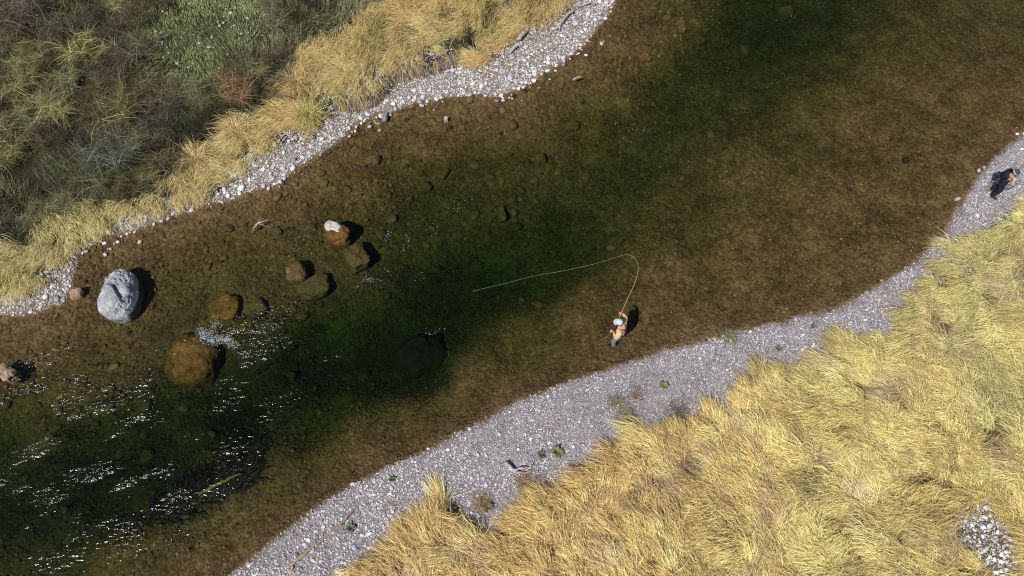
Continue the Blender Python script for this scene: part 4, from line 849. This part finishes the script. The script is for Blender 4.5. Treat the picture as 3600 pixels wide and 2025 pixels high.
def hand(parent, wrist, pointing, thumb_dir, mat):
    """palm, four unequal bent fingers and a thumb, curled round what is held"""
    w = Vector(wrist); d = Vector(pointing).normalized(); t = Vector(thumb_dir); t = (t - d * t.dot(d)).normalized(); n_ = d.cross(t)
    if n_.z > 0: n_ = -n_                                     # fingers curl downwards
    pc = w + d * .05
    ch = [[(w, .022), (w + d * .03, (.030, .018)), (pc + d * .015, (.034, .017))]]
    for k, (off, l) in enumerate([(.028, .072), (.010, .080), (-.010, .074), (-.028, .058)]):
        b0 = pc + d * .015; k0 = w + d * .085 + t * off; ch.append([(b0, (.034, .017)), (k0, .0095), (k0 + d * l * .35 + n_ * l * .30, .009), (k0 + d * l * .22 + n_ * l * .75, .0085), (k0 - d * l * .10 + n_ * l * .85, .0075)])
    ch.append([(w + d * .03, (.030, .018)), (w + d * .045 + t * .045 + n_ * .01, .011), (w + d * .075 + t * .05 + n_ * .035, .010), (w + d * .085 + t * .03 + n_ * .055, .008)])
    return skin('hand', [[(tuple(p), r) for p, r in c_] for c_ in ch], mat, parent, 1)
def head(parent, at, fwd_tilt, cap_mat, brim_mat, band_mat, hat_r=.112):
    H_ = empty('head', at); H_.parent = parent; H_.rotation_euler = (0, fwd_tilt, 0)
    bm = bmesh.new(); bmesh.ops.create_uvsphere(bm, u_segments=28, v_segments=20, radius=1)
    for v in bm.verts:
        x_, y_, z_ = v.co; jaw = 1 - .22 * max(0, -z_) ; fx = .098 * x_ * jaw
        if x_ > 0:
            fx += .022 * math.exp(-((y_ / .16) ** 2 + ((z_ + .12) / .2) ** 2)) + .010 * math.exp(-((y_ / .35) ** 2 + ((z_ + .85) / .25) ** 2)) + .006 * math.exp(-((y_ / .25) ** 2 + ((z_ + .48) / .08) ** 2))
            fx -= .010 * (math.exp(-(((y_ - .36) / .16) ** 2 + ((z_ - .06) / .14) ** 2)) + math.exp(-(((y_ + .36) / .16) ** 2 + ((z_ - .06) / .14) ** 2)))
        v.co = (fx, .077 * y_ * jaw, .118 * z_)
    bm_obj('face', bm, M_SKIN, H_)
    for s in (-1, 1):
        bm = bmesh.new(); bmesh.ops.create_uvsphere(bm, u_segments=10, v_segments=8, radius=1); o = bm_obj('ear', bm, M_SKIN, H_); o.scale = (.022, .010, .032); o.location = (-.005, s * .080, -.005)
        bm = bmesh.new(); bmesh.ops.create_uvsphere(bm, u_segments=10, v_segments=8, radius=1); o = bm_obj('eye', bm, M_HAIR, H_); o.scale = (.006, .011, .007); o.location = (.083, s * .030, .008)
    bm = bmesh.new(); bmesh.ops.create_uvsphere(bm, u_segments=20, v_segments=14, radius=1)
    for v in bm.verts: v.co = (v.co.x * .101 - .012, v.co.y * .083, v.co.z * .105 + .012) if v.co.x < .35 else (v.co.x * .085 - .012, v.co.y * .079, v.co.z * .095 + .022)
    bm_obj('hair', bm, M_HAIR, H_)
    lathe('cap', [(hat_r, .035), (hat_r * 1.01, .06), (hat_r * .97, .095), (hat_r * .80, .128), (hat_r * .45, .148), (hat_r * .06, .153)], cap_mat, H_, 24, (1, .88))
    lathe('cap_band', [(hat_r * 1.02, .022), (hat_r * 1.035, .034), (hat_r * 1.035, .048), (hat_r * 1.0, .052)], band_mat, H_, 24, (1, .88))
    V, F = [], []
    for k in range(11):
        q = (k - 5) / 5 * 1.15
        for l, z in ((hat_r * .95, .040), (hat_r * 1.35 + .012 * math.cos(q), .036 - .004 * k % 2), (hat_r + .075 * math.cos(q) ** .6 if math.cos(q) > 0 else hat_r, .024)):
            V.append((l * math.cos(q), l * math.sin(q) * .86, z - .018 * math.sin(q) ** 2))
    for k in range(10):
        for j in range(2): F.append((k * 3 + j, k * 3 + j + 1, k * 3 + 4 + j, k * 3 + 3 + j))
    o = new_mesh('cap_brim', V, F, brim_mat, H_, True); so = o.modifiers.new('thick', 'SOLIDIFY'); so.thickness = .005
    return H_
# --- the angler, knee deep, casting to the left
BZ = bedz(2165, 1207); FT = WV(2165, 1206, BZ); ANG = math.atan2(.45, -.89)
pa = empty('person', FT); pa.rotation_euler = (0, 0, ANG); tag(pa, 'person in tan shirt and pale cap standing in the river casting a fly rod', 'person')
def loc_of(e, p): return Matrix.Rotation(-e.rotation_euler[2], 3, 'Z') @ (Vector(p) - Vector(e.location))
RH = loc_of(pa, WV(2184, 1099, BZ + 1.50)); LH = loc_of(pa, WV(2150, 1165, BZ + 1.14))
pel, spn, chs, nk = (-.02, 0, .94), (-.02, 0, 1.12), (.01, 0, 1.30), (.05, 0, 1.49)
rs_, ls_ = (.0, -.185, 1.40), (.0, .185, 1.40); re_, le_ = (.0, -.42, 1.27), (.02, .33, 1.13)
rw, lw = tuple(RH - Vector((.05, .0, .02))), tuple(LH - Vector((.06, .02, 0)))
hipR, hipL, knR, knL, anR, anL = (-.02, -.10, .90), (-.02, .10, .90), (.05, -.13, .50), (.08, .15, .50), (-.02, -.15, .09), (.02, .18, .09)
legR = [(pel, (.16, .12)), (hipR, .098), (knR, .066), (anR, .05)]; legL = [(pel, (.16, .12)), (hipL, .098), (knL, .066), (anL, .05)]
skin('body', [[(pel, (.15, .11)), (spn, (.14, .105)), (chs, (.155, .115)), (nk, .055), ((.075, 0, 1.58), .052)], legR, legL,
     [(chs, (.155, .115)), (rs_, .062), (re_, .045), (rw, .03)], [(chs, (.155, .115)), (ls_, .062), (le_, .045), (lw, .03)]], M_SKIN, pa)
def mid3(a, b, t): return tuple(Vector(a).lerp(Vector(b), t))
skin('shirt', [[((-.02, 0, 1.0), (.175, .135)), (spn, (.175, .14)), (chs, (.185, .145)), ((.04, 0, 1.45), (.09, .075))], [(chs, (.185, .145)), (rs_, .092), (re_, .068), (mid3(re_, rw, .85), .048)], [(chs, (.185, .145)), (ls_, .092), (le_, .068), (mid3(le_, lw, .85), .048)]], M_SHIRT, pa)
skin('waders', [[(pel, (.185, .145)), ((-.02, 0, 1.02), (.185, .145)), ((-.02, 0, 1.09), (.182, .147))], [(pel, (.185, .145)), (hipR, .118), (knR, .088), (anR, .075)], [(pel, (.185, .145)), (hipL, .118), (knL, .088), (anL, .075)]], M_WADER, pa)
for (a_, s) in ((anR, -1), (anL, 1)): skin('boot', [[(a_, .07), ((a_[0] + .03, a_[1], .045), (.06, .045)), ((a_[0] + .17, a_[1] + s * .02, .035), (.055, .035)), ((a_[0] + .22, a_[1] + s * .025, .03), (.04, .025))]], M_BOOT, pa)
hand(pa, rw, RH - Vector(rw), (0, .3, 1), M_SKIN); hand(pa, lw, LH - Vector(lw), (.2, -.6, .6), M_SKIN)
head(pa, (.11, 0, 1.655), .22, M_CAP, M_BRIM, M_STRAP, .116)
V, F = tube_geo([(-.17, -.06, 1.18), (-.165, -.02, 1.28), (-.13, .06, 1.40), (-.05, .105, 1.475), (.07, .11, 1.45), (.165, .09, 1.30), (.175, .08, 1.2)], [.017] * 7, 6); new_mesh('strap', V, F, M_STRAP, pa, True)
V, F = tube_geo([(-.17, .06, 1.18), (-.165, .02, 1.28), (-.13, -.06, 1.40), (-.05, -.105, 1.475), (.07, -.11, 1.45), (.165, -.09, 1.30), (.175, -.08, 1.2)], [.017] * 7, 6); new_mesh('strap', V, F, M_STRAP, pa, True)
bm = bmesh.new(); bmesh.ops.create_cube(bm, size=1); bmesh.ops.bevel(bm, geom=bm.edges[:], offset=.18, segments=3, affect='EDGES'); o = bm_obj('chest_pack', bm, M_STRAP, pa); o.scale = (.12, .26, .20); o.location = (.205, 0, 1.24)
V, F = [], []
for k in range(25): q = 2 * math.pi * k / 24; V += [(-.02 + .158 * math.cos(q), .198 * math.sin(q), 1.035), (-.02 + .158 * math.cos(q), .198 * math.sin(q), 1.085)]
F = [(2 * k, 2 * k + 2, 2 * k + 3, 2 * k + 1) for k in range(24)]; o = new_mesh('belt', V, F, M_STRAP, pa); so = o.modifiers.new('thick', 'SOLIDIFY'); so.thickness = .008
# rod, bent by the cast, and the line in the air
hnd = WV(2186, 1097, BZ + 1.50); but = hnd + (hnd - WV(2205, 1055, BZ + 1.78)).normalized() * .22
tipz = BZ + 3.0
rp = [hnd, WV(2205, 1053, BZ + 1.80), WV(2226, 1008, BZ + 2.12), WV(2240, 968, BZ + 2.42), WV(2244, 938, BZ + 2.65), WV(2237, 914, BZ + 2.85), WV(2224, 902, BZ + 2.95), WV(2208, 895, tipz)]
def smooth_path(P_, n=6):
    out = []
    for i in range(len(P_) - 1):
        p0, p1, p2, p3 = P_[max(i - 1, 0)], P_[i], P_[i + 1], P_[min(i + 2, len(P_) - 1)]
        for k in range(n):
            t = k / n; out.append(.5 * ((2 * p1) + (p2 - p0) * t + (2 * p0 - 5 * p1 + 4 * p2 - p3) * t * t + (3 * p1 - p0 - 3 * p2 + p3) * t ** 3))
    return out + [P_[-1]]
er = empty('fly_rod', but); tag(er, 'thin bent fly rod in the hands of the angler', 'fishing rod')
sp_ = [p - but for p in smooth_path(rp)]; V, F = tube_geo(sp_, [.0065 - .0035 * i / (len(sp_) - 1) for i in range(len(sp_))], 6); new_mesh('blank', V, F, M_ROD, er, True)
V, F = tube_geo([Vector((0, 0, 0)), (hnd - but) * .5, (hnd - but) * 1.0, (hnd - but) * 1.35], [.014, .013, .015, .009], 10); new_mesh('grip', V, F, M_CORK, er, True)
o = lathe('reel', [(.0, -.016), (.042, -.016), (.046, -.01), (.046, .01), (.042, .016), (.005, .016)], M_REEL, er, 18, loc=(hnd - but) * .22 + Vector((0, 0, -.06)), rot=(R(90), 0, .6)); V, F = tube_geo([(hnd - but) * .22, (hnd - but) * .22 + Vector((0, 0, -.05))], [.009, .009], 6); new_mesh('reel_foot', V, F, M_REEL, er)
lp = [WV(2208, 895, tipz), WV(2192, 897, tipz - .02), WV(2100, 925, tipz - .20), WV(1990, 950, tipz - .45), WV(1880, 970, tipz - .7), WV(1780, 995, tipz - .9), WV(1660, 1024, tipz - 1.1)]
el = empty('fly_line', lp[0]); tag(el, 'pale fly line stretched through the air from the rod tip', 'fishing line')
sp_ = [p - lp[0] for p in smooth_path(lp)]; V, F = tube_geo(sp_, [.0027 - .0007 * i / len(sp_) for i in range(len(sp_))], 5); new_mesh('line', V, F, M_LINE, el, True)
lh_w = WV(2149, 1166, BZ + 1.14); st_ = hnd + (but - hnd) * .3 
V, F = tube_geo([p - lp[0] for p in smooth_path([st_, st_.lerp(lh_w, .5) + Vector((0, 0, -.06)), lh_w, lh_w + Vector((-.10, -.06, -.25)), lh_w + Vector((-.30, -.05, -.62))])], [.003] * 25, 5); new_mesh('slack_line', V, F, M_LINE, el, True)

# --- the second person, in black, bent over on the gravel at the right edge
Z2 = bedz(3489, 684) ; F2 = WV(3489, 684, Z2); p2 = empty('person', F2); p2.rotation_euler = (0, 0, R(-28)); tag(p2, 'person in black waders and blue cap bent over on the gravel at the right edge', 'person')
L2 = lambda a, b_, h: loc_of(p2, WV(a, b_, Z2 + h))
hd = L2(3568, 606, 1.46); rh2 = L2(3562, 644, 1.02); lh2 = L2(3537, 613, 1.10)
pel = (-.10, 0, .86); spn = (-.06, 0, 1.02); chs = (.04, .02, 1.18); nk = tuple(hd - Vector((.05, 0, .17)))
rs_, ls_ = (.06, -.18, 1.24), (.04, .20, 1.24); rw = tuple(rh2 - Vector((.05, 0, 0))); lw = tuple(lh2)
re_ = tuple((Vector(rs_) + Vector(rw)) * .5 + Vector((.02, -.10, -.10))); le_ = tuple((Vector(ls_) + Vector(lw)) * .5 + Vector((-.04, .14, -.10)))
hipR, hipL, knR, knL, anR, anL = (-.10, -.10, .83), (-.10, .10, .83), (.02, -.12, .48), (-.02, .12, .48), (-.04, -.13, .09), (-.10, .13, .09)
skin('body', [[(pel, (.14, .11)), (spn, (.135, .105)), (chs, (.15, .11)), (nk, .055), (tuple(hd - Vector((.02, 0, .06))), .05)], [(pel, (.14, .11)), (hipR, .095), (knR, .064), (anR, .05)], [(pel, (.14, .11)), (hipL, .095), (knL, .064), (anL, .05)],
    [(chs, (.15, .11)), (rs_, .06), (re_, .045), (rw, .033)], [(chs, (.15, .11)), (ls_, .06), (le_, .045), (lw, .033)]], M_SKIN, p2)
skin('shirt', [[(spn, (.16, .13)), (chs, (.175, .135)), (tuple(Vector(nk) - Vector((.01, 0, .03))), (.085, .07))], [(chs, (.175, .135)), (rs_, .085), (mid3(rs_, re_, .6), .07)], [(chs, (.175, .135)), (ls_, .085), (mid3(ls_, le_, .6), .07)]], M_OLIVESH, p2)
skin('waders', [[(pel, (.18, .15)), ((-.08, 0, .98), (.18, .15)), ((-.02, .01, 1.12), (.185, .155))], [(pel, (.18, .15)), (hipR, .12), (knR, .095), (anR, .085)], [(pel, (.18, .15)), (hipL, .12), (knL, .095), (anL, .085)]], M_NAVY, p2)
for (a_, s) in ((anR, -1), (anL, 1)): skin('boot', [[(a_, .08), ((a_[0] + .03, a_[1], .05), (.06, .05)), ((a_[0] + .17, a_[1] + s * .02, .04), (.058, .04)), ((a_[0] + .22, a_[1] + s * .02, .03), (.04, .025))]], M_BOOT, p2)
hand(p2, rw, (1, -.2, -.3), (0, .5, .8), M_SKIN); hand(p2, lw, (1, -.3, -.3), (0, -.5, .8), M_SKIN)
head(p2, tuple(hd), .5, M_BLUECAP, M_BAG, M_CAP, .118)
bm = bmesh.new(); bmesh.ops.create_cube(bm, size=1); bmesh.ops.bevel(bm, geom=bm.edges[:], offset=.2, segments=3, affect='EDGES'); o = bm_obj('hip_bag', bm, M_BAG, p2); o.scale = (.22, .14, .24); o.location = (.08, -.22, .86); o.rotation_euler = (0, .3, .2)
bm = bmesh.new(); bmesh.ops.create_cube(bm, size=1); bmesh.ops.bevel(bm, geom=bm.edges[:], offset=.2, segments=3, affect='EDGES'); o = bm_obj('backpack', bm, M_NAVY, p2); o.scale = (.20, .36, .42); o.location = (-.17, .05, 1.12); o.rotation_euler = (0, .35, 0)
bm = bmesh.new(); bmesh.ops.create_cube(bm, size=1)
for v in bm.verts: v.co = Vector((v.co.x * .11, v.co.y * .07, v.co.z * .02))
bmesh.ops.bevel(bm, geom=bm.edges[:], offset=.006, segments=2, affect='EDGES'); o = bm_obj('fly_box', bm, M_BAG); o.location = F2 + Matrix.Rotation(R(-28), 3, 'Z') @ (rh2 + Vector((.06, .03, -.01))); o.rotation_euler = (0, 0, .4); tag(o, 'small dark box in the hands of the person on the gravel', 'box')
n0_ = F2 + Matrix.Rotation(R(-28), 3, 'Z') @ Vector((-.26, .14, 1.0)); n1_ = WV(3474, 672, Z2 + .04)
en = empty('landing_net', n1_); tag(en, 'dark landing net hanging behind the person at the right edge', 'net')
V, F = tube_geo([n0_ - n1_, (n0_ - n1_) * .55], [.016, .016], 8); new_mesh('handle', V, F, M_STICK, en, True)
hp = []; ax_ = (n0_ - n1_) * .55
sdv = ax_.cross(Vector((.3, 1, .2))).normalized()
for k in range(21): q = math.pi * (k / 20 * 2 - 1); hp.append(ax_ * (.5 + .5 * math.cos(q)) + sdv * .15 * math.sin(q))
V, F = tube_geo(hp, [.009] * 21, 6); new_mesh('hoop', V, F, M_STICK, en, True)
V, F = [], []
for k in range(1, 10):
    q = k / 10; hw = .15 * math.sin(math.pi * q) if q < 1 else 0; c0 = ax_ * (.5 + .5 * math.cos(math.pi * q)); tube_geo([c0 - sdv * hw, c0 + Vector((-.03, 0, -.03)), c0 + sdv * hw], [.003] * 3, 3, V, F, False)
for k in range(-3, 4):
    w_ = .15 * k / 4; pp_ = [ax_ * (.5 + s * .5 * math.sqrt(1 - (k / 4) ** 2)) + sdv * w_ for s in (-1, 0, 1)]; pp_[1] += Vector((-.03, 0, -.03)); tube_geo(pp_, [.003] * 3, 3, V, F, False)
new_mesh('mesh_bag', V, F, M_STRAP, en)
